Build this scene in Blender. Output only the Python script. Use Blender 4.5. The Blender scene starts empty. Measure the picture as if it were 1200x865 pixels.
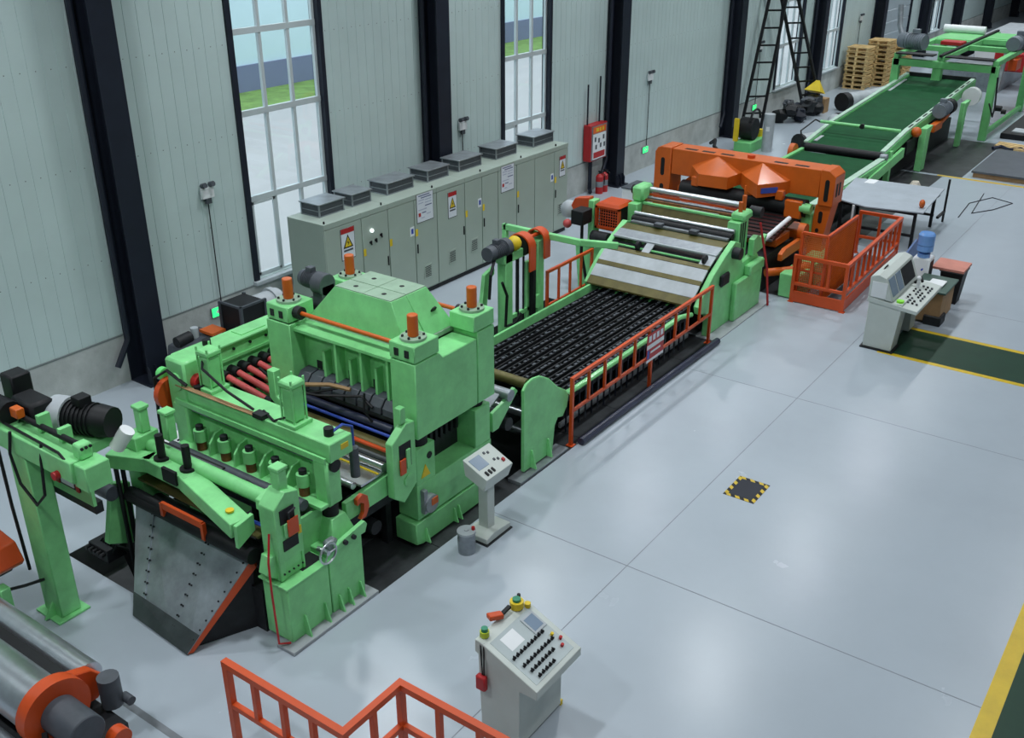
import bpy, math, random
from mathutils import Vector, Matrix
R = math.radians
random.seed(4)
S = bpy.context.scene
COL = S.collection

# ------------------------------------------------------------------ camera, world, light, exposure
YAW, PIT, F, CH = R(35.56), R(25.29), 1186.3, 8.0
cam = bpy.data.cameras.new('camera'); camo = bpy.data.objects.new('camera', cam); COL.objects.link(camo)
cam.sensor_width = 36; cam.lens = F / 1200 * 36; cam.clip_end = 400
camo.location = (0, 0, CH); camo.rotation_euler = (R(90) - PIT, 0, YAW - R(90))
S.camera = camo
S.view_settings.view_transform = 'Standard'; S.view_settings.look = 'None'
S.view_settings.gamma = 1; S.view_settings.use_curve_mapping = False
S.view_settings.exposure = 0.0
W = bpy.data.worlds.new('world'); S.world = W; W.use_nodes = True
bg = W.node_tree.nodes['Background']; bg.inputs[0].default_value = (.84, .92, 1, 1); bg.inputs[1].default_value = 1.9
LAMP_W = 135
def lamp(x, y, k=1.0, z=9.7):
    l = bpy.data.lights.new('high_bay_light', 'AREA'); l.shape = 'DISK'; l.size = .55; l.energy = LAMP_W * k
    l.color = (.93, .97, 1); l.spread = R(140)
    o = bpy.data.objects.new('high_bay_light', l); COL.objects.link(o); o.location = (x, y, z)
for i in range(-1, 12):
    for y, k in ((-5, .35), (1.2, .75), (7.4, 1.15), (12.6, 1.0)):
        lamp(i * 6.0 + .8, y, k)

# ------------------------------------------------------------------ photo pixel -> point on a known plane
_f = Vector((math.cos(YAW) * math.cos(PIT), math.sin(YAW) * math.cos(PIT), -math.sin(PIT)))
_r = _f.cross(Vector((0, 0, 1))).normalized(); _d = _f.cross(_r)
def ray(u, v): return _f + _r * ((u - 600) / F) + _d * ((v - 432.5) / F)
def G(u, v, z=0.0):
    d = ray(u, v); return Vector((0, 0, CH)) + d * ((z - CH) / d.z)
def AY(u, v, y):
    d = ray(u, v); return Vector((0, 0, CH)) + d * (y / d.y)

# ------------------------------------------------------------------ materials
def mat(name, col, rough=.5, metal=0.0, var=.12, scale=3.0, bump=0.0, coat=0.0, spec=.5, emit=None):
    m = bpy.data.materials.new(name); m.use_nodes = True
    nt = m.node_tree; b = nt.nodes['Principled BSDF']
    b.inputs['Roughness'].default_value = rough; b.inputs['Metallic'].default_value = metal
    b.inputs['Coat Weight'].default_value = coat; b.inputs['Coat Roughness'].default_value = .15
    b.inputs['Specular IOR Level'].default_value = spec
    tc = nt.nodes.new('ShaderNodeTexCoord'); n = nt.nodes.new('ShaderNodeTexNoise')
    n.inputs['Scale'].default_value = scale; n.inputs['Detail'].default_value = 6; n.inputs['Roughness'].default_value = .62
    nt.links.new(tc.outputs['Object'], n.inputs['Vector'])
    r = nt.nodes.new('ShaderNodeValToRGB')
    r.color_ramp.elements[0].position = .3; r.color_ramp.elements[1].position = .72
    a = [c * (1 - var) for c in col]; z = [min(1, c * (1 + var)) for c in col]
    r.color_ramp.elements[0].color = (*a, 1); r.color_ramp.elements[1].color = (*z, 1)
    nt.links.new(n.outputs['Fac'], r.inputs['Fac']); nt.links.new(r.outputs['Color'], b.inputs['Base Color'])
    if bump:
        bp = nt.nodes.new('ShaderNodeBump'); bp.inputs['Strength'].default_value = bump; bp.inputs['Distance'].default_value = .02
        n2 = nt.nodes.new('ShaderNodeTexNoise'); n2.inputs['Scale'].default_value = scale * 9; n2.inputs['Detail'].default_value = 4
        nt.links.new(tc.outputs['Object'], n2.inputs['Vector'])
        nt.links.new(n2.outputs['Fac'], bp.inputs['Height']); nt.links.new(bp.outputs['Normal'], b.inputs['Normal'])
    if emit:
        b.inputs['Emission Color'].default_value = (*emit[0], 1); b.inputs['Emission Strength'].default_value = emit[1]
    return m
def hexc(r, g, b):
    f = lambda c: (c / 255 / 12.92) if c <= 10 else ((c / 255 + .055) / 1.055) ** 2.4
    return (f(r), f(g), f(b))
GREEN = mat('machine_green_paint', (.215, .64, .245), .44, var=.15, scale=3.2, coat=.15)
GREEN2 = mat('conveyor_green_paint', (.16, .54, .19), .45, var=.1)
DUSTY = mat('dusty_green_plate', (.27, .40, .29), .7, var=.12, scale=5)
ORANGE = mat('orange_paint', (.56, .105, .006), .42, var=.1, coat=.1)
RAILO = mat('orange_red_rail_paint', (.56, .068, .008), .42, var=.08)
NAVY = mat('dark_navy_steel', (.011, .015, .027), .5, var=.15, spec=.35)
DARK = mat('dark_iron', (.014, .016, .019), .55, var=.35, scale=8, spec=.35)
BLACK = mat('black_rubber', (.006, .007, .009), .55, var=.2, scale=9, spec=.35)
STEEL = mat('bright_steel', (.55, .58, .62), .3, metal=.9, var=.12, scale=4)
GREYST = mat('grey_steel', (.30, .33, .36), .42, metal=.6, var=.2, scale=5)
SHEET = mat('dark_grey_sheet_metal', (.34, .385, .42), .40, metal=.6, var=.3, scale=2.4)
PAD = mat('pale_base_plate', (.32, .35, .37), .6, var=.15)
OLIVE = mat('oily_olive_plate', (.11, .095, .028), .45, metal=.3, var=.3, scale=4)
WALLP = mat('pale_green_grey_wall_panel', (.50, .615, .61), .45, var=.05, scale=.8)
CONC = mat('plinth_concrete', (.42, .45, .44), .85, var=.22, scale=1.6, bump=.25)
CABM = mat('cabinet_sage_grey', (.34, .41, .36), .5, var=.05, scale=1.2)
CONSOLE = mat('console_off_white', (.52, .57, .54), .45, var=.05)
WHITE = mat('white_plastic', (.75, .78, .80), .45, var=.04)
RED = mat('red_paint', (.42, .012, .015), .45, var=.1)
PINK = mat('worn_red_shaft', (.50, .07, .07), .45, var=.2)
YELLOW = mat('yellow_paint', (.72, .52, .015), .5, var=.1)
BLUE = mat('blue_hose', (.03, .07, .38), .45, var=.1)
MOTORG = mat('motor_grey', (.06, .07, .085), .5, var=.2, scale=6)
MOTBLUE = mat('blue_grey_motor', (.15, .18, .21), .5, var=.15)
PALEM = mat('pale_grey_motor', (.40, .44, .47), .5, var=.15)
BELT = mat('dark_green_belt', (.010, .070, .026), .8, var=.2, scale=2, spec=.15)
WOOD = mat('pallet_wood', (.62, .44, .20), .75, var=.3, scale=5)
CARD = mat('cardboard', (.36, .22, .11), .8, var=.2)
SCREEN = mat('display_glass', (.20, .27, .36), .2, var=.08)
GLOWG = mat('lit_green_sign', (.02, .5, .1), .4, emit=((.03, 1, .2), 1.6))
LED = mat('lit_white_pilot', (.9, .9, .9), .4, emit=((.9, 1, 1), 2.5))
BWATER = mat('blue_water_bottle', (.16, .34, .72), .12, var=.1, coat=.5)
PLASTIC = mat('crumpled_film', (.55, .5, .42), .35, var=.25, scale=9)
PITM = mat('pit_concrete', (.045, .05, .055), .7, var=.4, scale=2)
NAVYB = mat('dark_blue_belt', (.02, .025, .05), .35, var=.3)
FLOORG = mat('walkway_green_paint', (.008, .040, .022), .42, var=.15, spec=.3)
FLOORY = mat('floor_yellow_paint', (.60, .42, .012), .35, var=.12)
JOINT = mat('floor_joint', (.20, .22, .25), .7, var=.2)

def floor_mat():
    m = mat('epoxy_floor', (.375, .43, .485), .34, var=.045, scale=.55, coat=.0)
    nt = m.node_tree; b = nt.nodes['Principled BSDF']
    n = nt.nodes.new('ShaderNodeTexNoise'); n.inputs['Scale'].default_value = 1.3; n.inputs['Detail'].default_value = 5
    tc = nt.nodes.new('ShaderNodeTexCoord'); nt.links.new(tc.outputs['Object'], n.inputs['Vector'])
    mr = nt.nodes.new('ShaderNodeMapRange'); mr.inputs['To Min'].default_value = .245; mr.inputs['To Max'].default_value = .285
    nt.links.new(n.outputs['Fac'], mr.inputs['Value']); nt.links.new(mr.outputs['Result'], b.inputs['Roughness'])
    return m
FLOOR = floor_mat()
def glass_mat():
    m = bpy.data.materials.new('window_glass'); m.use_nodes = True; nt = m.node_tree
    nt.nodes.clear(); o = nt.nodes.new('ShaderNodeOutputMaterial'); mx = nt.nodes.new('ShaderNodeMixShader')
    t = nt.nodes.new('ShaderNodeBsdfTransparent'); t.inputs[0].default_value = (.93, .97, .97, 1)
    g = nt.nodes.new('ShaderNodeBsdfGlossy'); g.inputs['Roughness'].default_value = .03
    mx.inputs[0].default_value = .05
    nt.links.new(t.outputs[0], mx.inputs[1]); nt.links.new(g.outputs[0], mx.inputs[2])
    nt.links.new(mx.outputs[0], o.inputs[0]); return m
GLASS = glass_mat()

# ------------------------------------------------------------------ mesh builder (world coordinates)
class B:
    def __init__(s): s.v = []; s.f = []
    def add(s, v, f):
        k = len(s.v); s.v += [Vector(p) for p in v]; s.f += [tuple(i + k for i in q) for q in f]; return s
    def box(s, x0, x1, y0, y1, z0, z1):
        return s.add([(x0, y0, z0), (x1, y0, z0), (x1, y1, z0), (x0, y1, z0), (x0, y0, z1), (x1, y0, z1), (x1, y1, z1), (x0, y1, z1)],
                     [(0, 3, 2, 1), (4, 5, 6, 7), (0, 1, 5, 4), (1, 2, 6, 5), (2, 3, 7, 6), (3, 0, 4, 7)])
    def hull(s, lo, hi):                      # two rings with the same number of points
        n = len(lo)
        return s.add(list(lo) + list(hi), [tuple(range(n))[::-1], tuple(range(n, 2 * n))] + [(i, (i + 1) % n, n + (i + 1) % n, n + i) for i in range(n)])
    def prism(s, pts, axis, a, b):            # 2-D outline pushed along an axis ('x': pts=(y,z), 'y': pts=(x,z), 'z': pts=(x,y))
        mk = {'x': lambda p, t: (t, p[0], p[1]), 'y': lambda p, t: (p[0], t, p[1]), 'z': lambda p, t: (p[0], p[1], t)}[axis]
        return s.hull([mk(p, a) for p in pts], [mk(p, b) for p in pts])
    def cyl(s, p0, p1, r, n=16, r2=None):
        p0, p1 = Vector(p0), Vector(p1); r2 = r if r2 is None else r2
        d = (p1 - p0).normalized(); a = d.orthogonal().normalized(); c = d.cross(a)
        ring = lambda p, q: [p + (a * math.cos(2 * math.pi * i / n) + c * math.sin(2 * math.pi * i / n)) * q for i in range(n)]
        return s.hull(ring(p0, r), ring(p1, r2))
    def bar(s, p0, p1, w, h):                 # straight bar with an upright rectangular section
        p0, p1 = Vector(p0), Vector(p1); d = (p1 - p0).normalized()
        up = Vector((0, 0, 1)) if abs(d.z) < .95 else Vector((1, 0, 0))
        a = d.cross(up).normalized() * w / 2; c = a.cross(d).normalized() * h / 2
        ring = lambda p: [p - a - c, p + a - c, p + a + c, p - a + c]
        return s.hull(ring(p0), ring(p1))
    def tube(s, pts, r, n=6):
        pts = [Vector(p) for p in pts]
        a = None; rings = []
        for i, p in enumerate(pts):
            d = (pts[min(i + 1, len(pts) - 1)] - pts[max(i - 1, 0)]).normalized()
            a = d.orthogonal().normalized() if a is None else (a - d * a.dot(d)).normalized()
            c = d.cross(a)
            rings.append([p + (a * math.cos(2 * math.pi * k / n) + c * math.sin(2 * math.pi * k / n)) * r for k in range(n)])
        v = [q for g_ in rings for q in g_]
        f = [(i * n + k, i * n + (k + 1) % n, (i + 1) * n + (k + 1) % n, (i + 1) * n + k) for i in range(len(pts) - 1) for k in range(n)]
        f += [tuple(range(n))[::-1], tuple(range((len(pts) - 1) * n, len(pts) * n))]
        return s.add(v, f)
    def sphere(s, c, r, n=12, m=7, sq=(1, 1, 1)):
        c = Vector(c); v = [c + Vector((0, 0, r * sq[2]))]
        for j in range(1, m):
            t = math.pi * j / m
            v += [c + Vector((r * sq[0] * math.sin(t) * math.cos(2 * math.pi * i / n), r * sq[1] * math.sin(t) * math.sin(2 * math.pi * i / n), r * sq[2] * math.cos(t))) for i in range(n)]
        v.append(c - Vector((0, 0, r * sq[2]))); f = []
        for i in range(n):
            f.append((0, 1 + i, 1 + (i + 1) % n)); f.append((len(v) - 1, 1 + (m - 2) * n + (i + 1) % n, 1 + (m - 2) * n + i))
            for j in range(m - 2):
                f.append((1 + j * n + i, 1 + (j + 1) * n + i, 1 + (j + 1) * n + (i + 1) % n, 1 + j * n + (i + 1) % n))
        return s.add(v, f)
    def curve(s, p0, p1, sag, r, n=10, side=(0, 0, 0)):   # a hose hanging between two points
        p0, p1, side = Vector(p0), Vector(p1), Vector(side); pts = []
        for i in range(n + 1):
            t = i / n; k = 4 * t * (1 - t); pts.append(p0.lerp(p1, t) + Vector((0, 0, -sag * k)) + side * k)
        return s.tube(pts, r)
def bx(*a): return B().box(*a)
def cy(*a, **k): return B().cyl(*a, **k)
ORG = {}
def T(name, label, cat, loc=(0, 0, 0), group=None):
    o = bpy.data.objects.new(name, None); COL.objects.link(o); o.location = loc; o.empty_display_size = .1
    o['label'] = label; o['category'] = cat
    if group: o['group'] = group
    ORG[o] = Vector(loc); return o
def P(name, parent, m, b, bevel=0.0, label=None, kind=None):
    org = ORG[parent] if parent is not None else Vector((0, 0, 0))
    me = bpy.data.meshes.new(name); me.from_pydata([v - org for v in b.v], [], b.f); me.update()
    import bmesh
    bm = bmesh.new(); bm.from_mesh(me); bmesh.ops.recalc_face_normals(bm, faces=bm.faces); bm.to_mesh(me); bm.free()
    me.materials.append(m); me.shade_smooth(); me.set_sharp_from_angle(angle=R(35))
    o = bpy.data.objects.new(name, me); COL.objects.link(o); o.parent = parent; ORG[o] = org
    if bevel:
        md = o.modifiers.new('bevel', 'BEVEL'); md.width = bevel; md.segments = 1; md.limit_method = 'ANGLE'; md.angle_limit = R(40)
    if label: o['label'] = label
    if kind: o['kind'] = kind
    return o
def one(name, label, cat, m, b, base, bevel=0.0, group=None):      # a thing that is a single mesh
    me_o = P(name, None, m, b, bevel); base = Vector(base)
    for v in me_o.data.vertices: v.co -= base
    me_o.location = base; me_o['label'] = label; me_o['category'] = cat; ORG[me_o] = base
    if group: me_o['group'] = group
    return me_o
def again(o, parent, off):                                          # another piece sharing the mesh
    c = o.copy(); COL.objects.link(c); c.parent = parent; c.location = o.location + Vector(off); ORG[c] = ORG.get(parent, Vector((0, 0, 0))); return c
def struct(name, m, b, parent=None, bevel=0.0):
    o = P(name, parent, m, b, bevel); o['kind'] = 'structure'; return o
def sroot(name, loc=(0, 0, 0)):
    o = bpy.data.objects.new(name, None); COL.objects.link(o); o.location = loc; o['kind'] = 'structure'; ORG[o] = Vector(loc); o.empty_display_size = .1; return o
def motor(parent, p, d, r, L, m=None, foot=None):
    """Electric motor: finned body along d, fan cover, terminal box."""
    m = m or MOTORG; p, d = Vector(p), Vector(d).normalized(); b = B().cyl(p, p + d * L * .72, r * .9, 18)
    for i in range(7): b.cyl(p + d * L * (.06 + .09 * i), p + d * L * (.09 + .09 * i), r, 18)
    o = P('motor_body', parent, m, b)
    P('fan_cover', parent, m, B().cyl(p + d * L * .72, p + d * L, r * .98, 18, r * .88))
    c = p + d * L * .4 + Vector((0, 0, r)); P('terminal_box', parent, m, bx(c.x - r * .4, c.x + r * .4, c.y - r * .4, c.y + r * .4, c.z - .02, c.z + r * .45), .006)
    return o

# ------------------------------------------------------------------ the hall
WY = 15.2                                   # inner face of the panelled wall
PX0, PX1, PY0, PY1 = 5.62, 17.2, 8.35, 11.3  # pit under the line
fl = B()
for a in ((-4, PX0, -9, WY), (PX0, 7.42, -9, PY0), (7.42, PX1, -9, 7.36), (PX0, PX1, PY1, WY), (PX1, 110, -9, WY)): fl.box(a[0], a[1], a[2], a[3], -.3, 0)
floor = struct('floor', FLOOR, fl)
PLATE = mat('dark_steel_floor_plate', (.05, .055, .06), .45, metal=.5, var=.35, scale=3)
for q in range(8):
    xa = 7.42 + (PX1 - 7.42) * q / 8; struct('cover_plate', PLATE, bx(xa + .006, xa + (PX1 - 7.42) / 8 - .006, 7.366, PY0 + .05, -.12, -.012), floor)
for a in ((20.2, 23.4), (23.4, 26.6), (26.6, 29.8), (29.8, 32.88)): struct('cover_plate', PLATE, bx(a[0] + .006, a[1] - .006, 7.12, 10.9, -.01, .0018), floor)
for a in ((33.07, 35.8), (35.8, 38.6)): struct('cover_plate', PLATE, bx(a[0] + .006, a[1] - .006, 6.6, 10.9, -.01, .0018), floor)
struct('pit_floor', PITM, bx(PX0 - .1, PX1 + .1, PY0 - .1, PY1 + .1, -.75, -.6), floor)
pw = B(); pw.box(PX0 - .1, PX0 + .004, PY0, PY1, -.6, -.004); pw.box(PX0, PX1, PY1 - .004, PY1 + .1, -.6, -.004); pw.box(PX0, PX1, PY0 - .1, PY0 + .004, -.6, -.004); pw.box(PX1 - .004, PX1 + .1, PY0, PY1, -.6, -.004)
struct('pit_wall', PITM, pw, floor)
for n_, a in (('floor_joint', (-4, 110, 5.105, 5.117)), ('floor_joint', (9.735, 9.747, -9, 7.36)), ('floor_joint', (15.69, 15.70, -9, 7.36)), ('floor_joint', (21.7, 21.71, -9, 5.5)), ('floor_joint', (3.74, 3.752, -9, 6))):
    struct(n_, JOINT, bx(a[0], a[1], a[2], a[3], -.01, .0012), floor)
struct('floor_channel', mat('dark_floor_channel', (.16, .18, .20), .6), bx(4.36, 4.44, 6.2, 12.2, -.01, .002), floor)
for n_, m_, a in (('green_walkway', FLOORG, (-4, 90, -1.2, .53)), ('yellow_line', FLOORY, (-4, 90, .53, .72)), ('green_walkway', FLOORG, (18.58, 19.98, .72, 4.5)),
                  ('yellow_line', FLOORY, (18.46, 18.58, .72, 4.6)), ('yellow_line', FLOORY, (19.98, 20.1, .72, 4.5)), ('yellow_line', FLOORY, (32.9, 33.05, 3.0, 7.3))):
    struct(n_, m_, bx(a[0], a[1], a[2], a[3], -.01, .0016), floor)

back = sroot('wall_back', (0, WY, 0))
struct('concrete_plinth', CONC, bx(-4, 110, WY - .03, WY + .3, 0, .9), back)
struct('drip_edge', mat('drip_edge_grey', (.16, .19, .19), .5), bx(-4, 110, WY - .034, WY, .88, .905), back)
def panels(x0, x1, z0=.905, z1=10.2):
    n = max(1, round((x1 - x0))); w = (x1 - x0) / n
    prof = []; g = .007
    for k in range(4):
        a = w * k / 4; prof += [(a + g, 0), (a + w / 4 - g, 0), (a + w / 4 - g * .6, .007), (a + w / 4 + g * .6, .007)]
    prof = [(0, .007), (g * .4, .007)] + prof[:-1]
    prof[-1] = (w, .007)
    o = None; sc = None
    for i in range(n):
        if o is None:
            o = struct('wall_panel', WALLP, B().prism([(x0 + p, WY + q) for p, q in prof] + [(x0 + w, WY + .08), (x0, WY + .08)], 'z', z0, z1), back)
            s = B()
            for z in (2.3, 3.9, 5.5, 7.1):
                if z0 < z < z1:
                    for k in range(4): s.box(x0 + w * (k + .5) / 4 - .008, x0 + w * (k + .5) / 4 + .008, WY - .004, WY + .002, z - .008, z + .008)
            if s.v: sc = struct('panel_screws', mat('screw_grey', (.16, .18, .18), .5) if 'screw_grey' not in bpy.data.materials else bpy.data.materials['screw_grey'], s, back); sc['kind'] = 'stuff'
        else:
            c = again(o, back, (w * i, 0, 0))
            if sc: again(sc, back, (w * i, 0, 0))
WIN = [(12.46, 14.77), (20.80, 22.98), (38.75, 41.2), (43.85, 45.95), (60.5, 62.6)]
DOOR = (51.1, 56.3)
xs_ = -4.0
for a, c in sorted(WIN + [DOOR]):
    panels(xs_, a); xs_ = c
panels(xs_, 110)
ALU = mat('window_aluminium', (.50, .56, .58), .4, var=.05)
for k, (a, c) in enumerate(WIN):
    w = sroot('window_%d' % (k + 1), (a, WY, .97))
    zt = 8.4
    panels(a, c, zt + .1, 10.2)
    struct('sill_infill', WALLP, bx(a, c, WY, WY + .08, .9, .99), back)
    t_ = B().box(a - .02, a + .10, WY - .05, WY + .2, .93, zt + .1)
    P('jamb', w, NAVY, t_); P('jamb', w, NAVY, bx(c - .08, c + .03, WY - .05, WY + .2, .93, zt + .1))
    P('head', w, NAVY, bx(a, c, WY - .05, WY + .2, zt, zt + .12))
    P('sill', w, mat('sill_grey', (.42, .47, .50), .5) if k == 0 else bpy.data.materials['sill_grey'], bx(a - .05, c + .08, WY - .12, WY + .2, .90, .975), .006)
    x0, x1 = a + .10, c - .08; zz = [.975, 2.58, 4.21, 5.68, 7.1, zt]
    fr = B().box(x0, x0 + .06, WY + .06, WY + .13, zz[0], zt).box(x1 - .06, x1, WY + .06, WY + .13, zz[0], zt)
    P('frame', w, ALU, fr)
    pw_ = (x1 - x0) / 3
    for q in range(6):
        P('transom', w, ALU, bx(x0, x1, WY + .05, WY + .13, zz[q] - (.055 if q else 0), zz[q] + (.055 if q < 5 else 0)))
    for q in (1, 2): P('mullion', w, ALU, bx(x0 + pw_ * q - .035, x0 + pw_ * q + .035, WY + .06, WY + .13, zz[0], zt))
    for r_ in range(5):
        for q in range(3):
            if r_ == 0 and q == 0:
                e = .05; s = B(); X0, X1, Z0, Z1 = x0 + .07, x0 + pw_ - .04, zz[0] + .06, zz[1] - .06
                s.box(X0, X1, WY + .04, WY + .08, Z0, Z0 + e).box(X0, X1, WY + .04, WY + .08, Z1 - e, Z1).box(X0, X0 + e, WY + .04, WY + .08, Z0, Z1).box(X1 - e, X1, WY + .04, WY + .08, Z0, Z1)
                P('casement', w, ALU, s)
            P('pane', w, GLASS, bx(x0 + pw_ * q + .02, x0 + pw_ * (q + 1) - .02, WY + .092, WY + .098, zz[r_] + .03, zz[r_ + 1] - .03))
dr = sroot('door_1', (DOOR[0], WY, 0))
DOORM = mat('roller_door_blue_grey', (.36, .43, .47), .45, var=.05)
for i in range(12): P('door_slat', dr, DOORM, bx(DOOR[0] + .1, DOOR[1] - .1, WY + .02, WY + .08, .55 * i + .01, .55 * i + .54), .008)
P('door_frame', dr, NAVY, B().box(DOOR[0] - .05, DOOR[0] + .12, WY - .05, WY + .2, 0, 6.8).box(DOOR[1] - .12, DOOR[1] + .05, WY - .05, WY + .2, 0, 6.8).box(DOOR[0], DOOR[1], WY - .05, WY + .2, 6.6, 6.8))
panels(DOOR[0], DOOR[1], 6.8, 10.2)
WHT = mat('hall_grey_cladding', (.26, .29, .30), .6, var=.04)
struct('ceiling', WHT, bx(-4, 110, -9, WY + .1, 10.2, 10.4))
struct('wall_front', WHT, bx(-4, 110, -9.2, -9, 0, 10.2))
struct('wall_left', WHT, bx(-4.2, -4, -9, WY, 0, 10.2)); struct('wall_right', WHT, bx(110, 110.2, -9, WY, 0, 10.2))

# steel columns on the wall
colw = ['between the left wall bay and the tall window', 'behind the row of control cabinets', 'beside the red fire box', 'behind the pile of scrap by the leaning ladder', 'standing between two tall far windows', 'behind the stacked pallets', 'at the far side of the grey door', 'beyond the grey door and the far window', 'at the far end of the wall', 'last but one on the far wall', 'last on the far wall']
for i, cx in enumerate([9.69, 18.0, 26.15, 34.3, 42.55, 50.5, 58.3, 65.4, 73.4, 81.6, 89.8]):
    c = T('steel_column', 'dark navy steel H column ' + colw[i], 'column', (cx, WY - .25, 0), 'steel columns along the wall')
    y0 = 14.72
    P('front_flange', c, NAVY, bx(cx - .22, cx + .22, y0, y0 + .025, 0, 10.2))
    P('web', c, NAVY, bx(cx - .012, cx + .012, y0 + .025, WY - .06, 0, 10.2))
    P('rear_flange', c, NAVY, bx(cx - .3, cx + .22, WY - .06, WY - .031, 0, 10.2))
    P('base_plate', c, NAVY, bx(cx - .3, cx + .3, y0 - .12, WY - .031, 0, .03))
    for sx in (-.24, -.1, .1):
        P('stiffener', c, NAVY, B().prism([(y0 - .1, .03), (y0, .03), (y0, .36), (y0 - .04, .36), (y0 - .1, .26)], 'x', cx + sx, cx + sx + .015))
    if i < 5:
        P('downpipe', c, NAVY, B().tube([(cx - .28, WY - .13, 10), (cx - .28, WY - .13, .95), (cx - .30, WY - .16, .85), (cx - .62, WY - .2, .42)], .055, 10))

# outside, seen through the windows
struct('outside_ground', mat('outside_concrete', (.52, .50, .50), .9, var=.06, scale=.3), bx(-40, 160, WY + .3, 32.2, -.12, -.02))
gr = struct('outside_grass', mat('grass_green', (.20, .34, .08), .9, var=.35, scale=1.5), bx(-40, 160, 32.2, 35.99, -.12, -.01)); gr['kind'] = 'stuff'; gr['label'] = 'strip of green grass outside the windows'; gr['category'] = 'grass'
bd = T('workshop_building', 'long dark blue and pale workshop building across the yard outside', 'building', (30, 37, -.12))
P('wall_base', bd, mat('blue_grey_facade', (.20, .22, .36), .7, var=.08, scale=.5), bx(-40, 150, 36.0, 42, -.12, 1.1))
P('wall_upper', bd, mat('pale_blue_facade', (.66, .82, .90), .6, var=.04, scale=.3), bx(-40, 150, 36.1, 42, 1.1, 12))

# wall lamps (twin-head emergency lights) with cables and lit exit signs
WL = WY - .036
def wall_lamp(x, z, zb, label, sign):
    t = T('emergency_light', label, 'light', (x, WY, z), 'twin emergency lights on the wall')
    P('housing', t, WHITE, bx(x - .14, x + .14, WY - .09, WL, z - .1, z + .1), .008)
    for s in (-1, 1):
        P('lamp_head', t, MOTORG, B().cyl((x + .09 * s, WY - .05, z + .14), (x + .09 * s, WY - .15, z + .17), .05, 12).box(x + .09 * s - .012, x + .09 * s + .012, WY - .07, WY - .05, z + .1, z + .15))
    P('plug_box', t, MOTORG, bx(x - .06, x + .06, WY - .09, WL, z - .2, z - .1))
    P('cable', t, BLACK, cy((x, WY - .05, z - .2), (x, WY - .05, zb), .012, 6))
    s = T('exit_sign', sign, 'sign', (x, WY, zb), 'lit green exit signs low on the wall')
    x -= .1
    P('sign_body', s, GREYST, bx(x - .17, x + .17, WY - .08, WL, zb - .22, zb - .02), .006)
    P('lit_face', s, GLOWG, bx(x - .16, x + .16, WY - .084, WY - .08, zb - .21, zb - .03))
    P('arrow', s, WHITE, B().prism([(x - .08, zb - .12), (x, zb - .06), (x, zb - .1), (x + .09, zb - .1), (x + .09, zb - .14), (x, zb - .14), (x, zb - .18)], 'y', WY - .087, WY - .084))
wall_lamp(11.55, 2.98, .80, 'white twin-head emergency light with cable left of the tall window', 'lit green exit sign on the plinth beside the black machine guard')
wall_lamp(19.15, 2.92, .80, 'white twin-head emergency light above the control cabinets', 'lit green exit sign low behind the control cabinets')
wall_lamp(28.5, 2.82, .72, 'white twin-head emergency light right of the red fire box', 'lit green exit sign on the plinth behind the orange gantry')
wall_lamp(37.0, 2.8, .72, 'white twin-head emergency light beside the leaning ladder', 'lit green exit sign on the plinth by the ladder foot')
wall_lamp(48.3, 2.8, .72, 'white twin-head emergency light above the stacked pallets', 'lit green exit sign behind the stacked pallets')

# fire box, extinguishers
t = T('fire_hose_box', 'red fire hose box with white instruction poster on wall', 'fire box', (25.0, WY, .9))
P('box_body', t, RED, bx(24.72, 25.62, WY - .28, WY - .031, .95, 1.98), .01); P('door_rim', t, GREYST, bx(24.76, 25.58, WY - .295, WY - .28, .98, 1.95))
P('poster', t, WHITE, bx(24.82, 25.52, WY - .30, WY - .295, 1.0, 1.72)); P('warning_band', t, mat('orange_band', (.75, .13, .02), .5), bx(24.82, 25.52, WY - .30, WY - .295, 1.74, 1.92))
for a, c in ((24.98, 25.12), (25.17, 25.25), (25.32, 25.4)): P('lettering', t, YELLOW, bx(a, c, WY - .302, WY - .3, 1.78, 1.88))
P('red_print', t, RED, bx(24.86, 25.48, WY - .302, WY - .3, 1.03, 1.2))
for i, (a, c) in enumerate(((24.9, 1.5), (25.1, 1.45), (25.35, 1.52), (24.95, 1.28), (25.2, 1.3), (25.4, 1.3))): P('dark_print', t, MOTORG, bx(a, a + .09, WY - .302, WY - .3, c, c + .13))
P('pipe', t, NAVY, B().cyl((24.8, WY - .1, 1.98), (24.8, WY - .1, 3.1), .025, 8).cyl((25.45, WY - .1, 1.98), (25.45, WY - .1, 3.25), .025, 8))
P('riser', t, NAVY, B().tube([(24.95, WY - .15, .95), (24.95, WY - .15, .12), (24.75, WY - .3, .08)], .06, 8))
for dx, lab in ((25.05, 'red fire extinguisher under the fire box, beside the riser pipe'), (25.32, 'red fire extinguisher under the fire box, beside the column')):
    t = T('fire_extinguisher', lab, 'extinguisher', (dx, WY - .42, 0), 'extinguishers under the fire box')
    P('tank', t, RED, B().cyl((dx, WY - .42, 0), (dx, WY - .42, .5), .11, 16).cyl((dx, WY - .42, .5), (dx, WY - .42, .58), .11, 16, .04))
    P('valve', t, DARK, B().cyl((dx, WY - .42, .58), (dx, WY - .42, .64), .03, 8).box(dx - .015, dx + .015, WY - .54, WY - .38, .63, .66))
    P('hose', t, BLACK, B().tube([(dx, WY - .45, .62), (dx + .1, WY - .54, .55), (dx + .11, WY - .52, .25)], .015))
    P('label_band', t, GREYST, cy((dx, WY - .42, .2), (dx, WY - .42, .36), .1115, 16))

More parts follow.
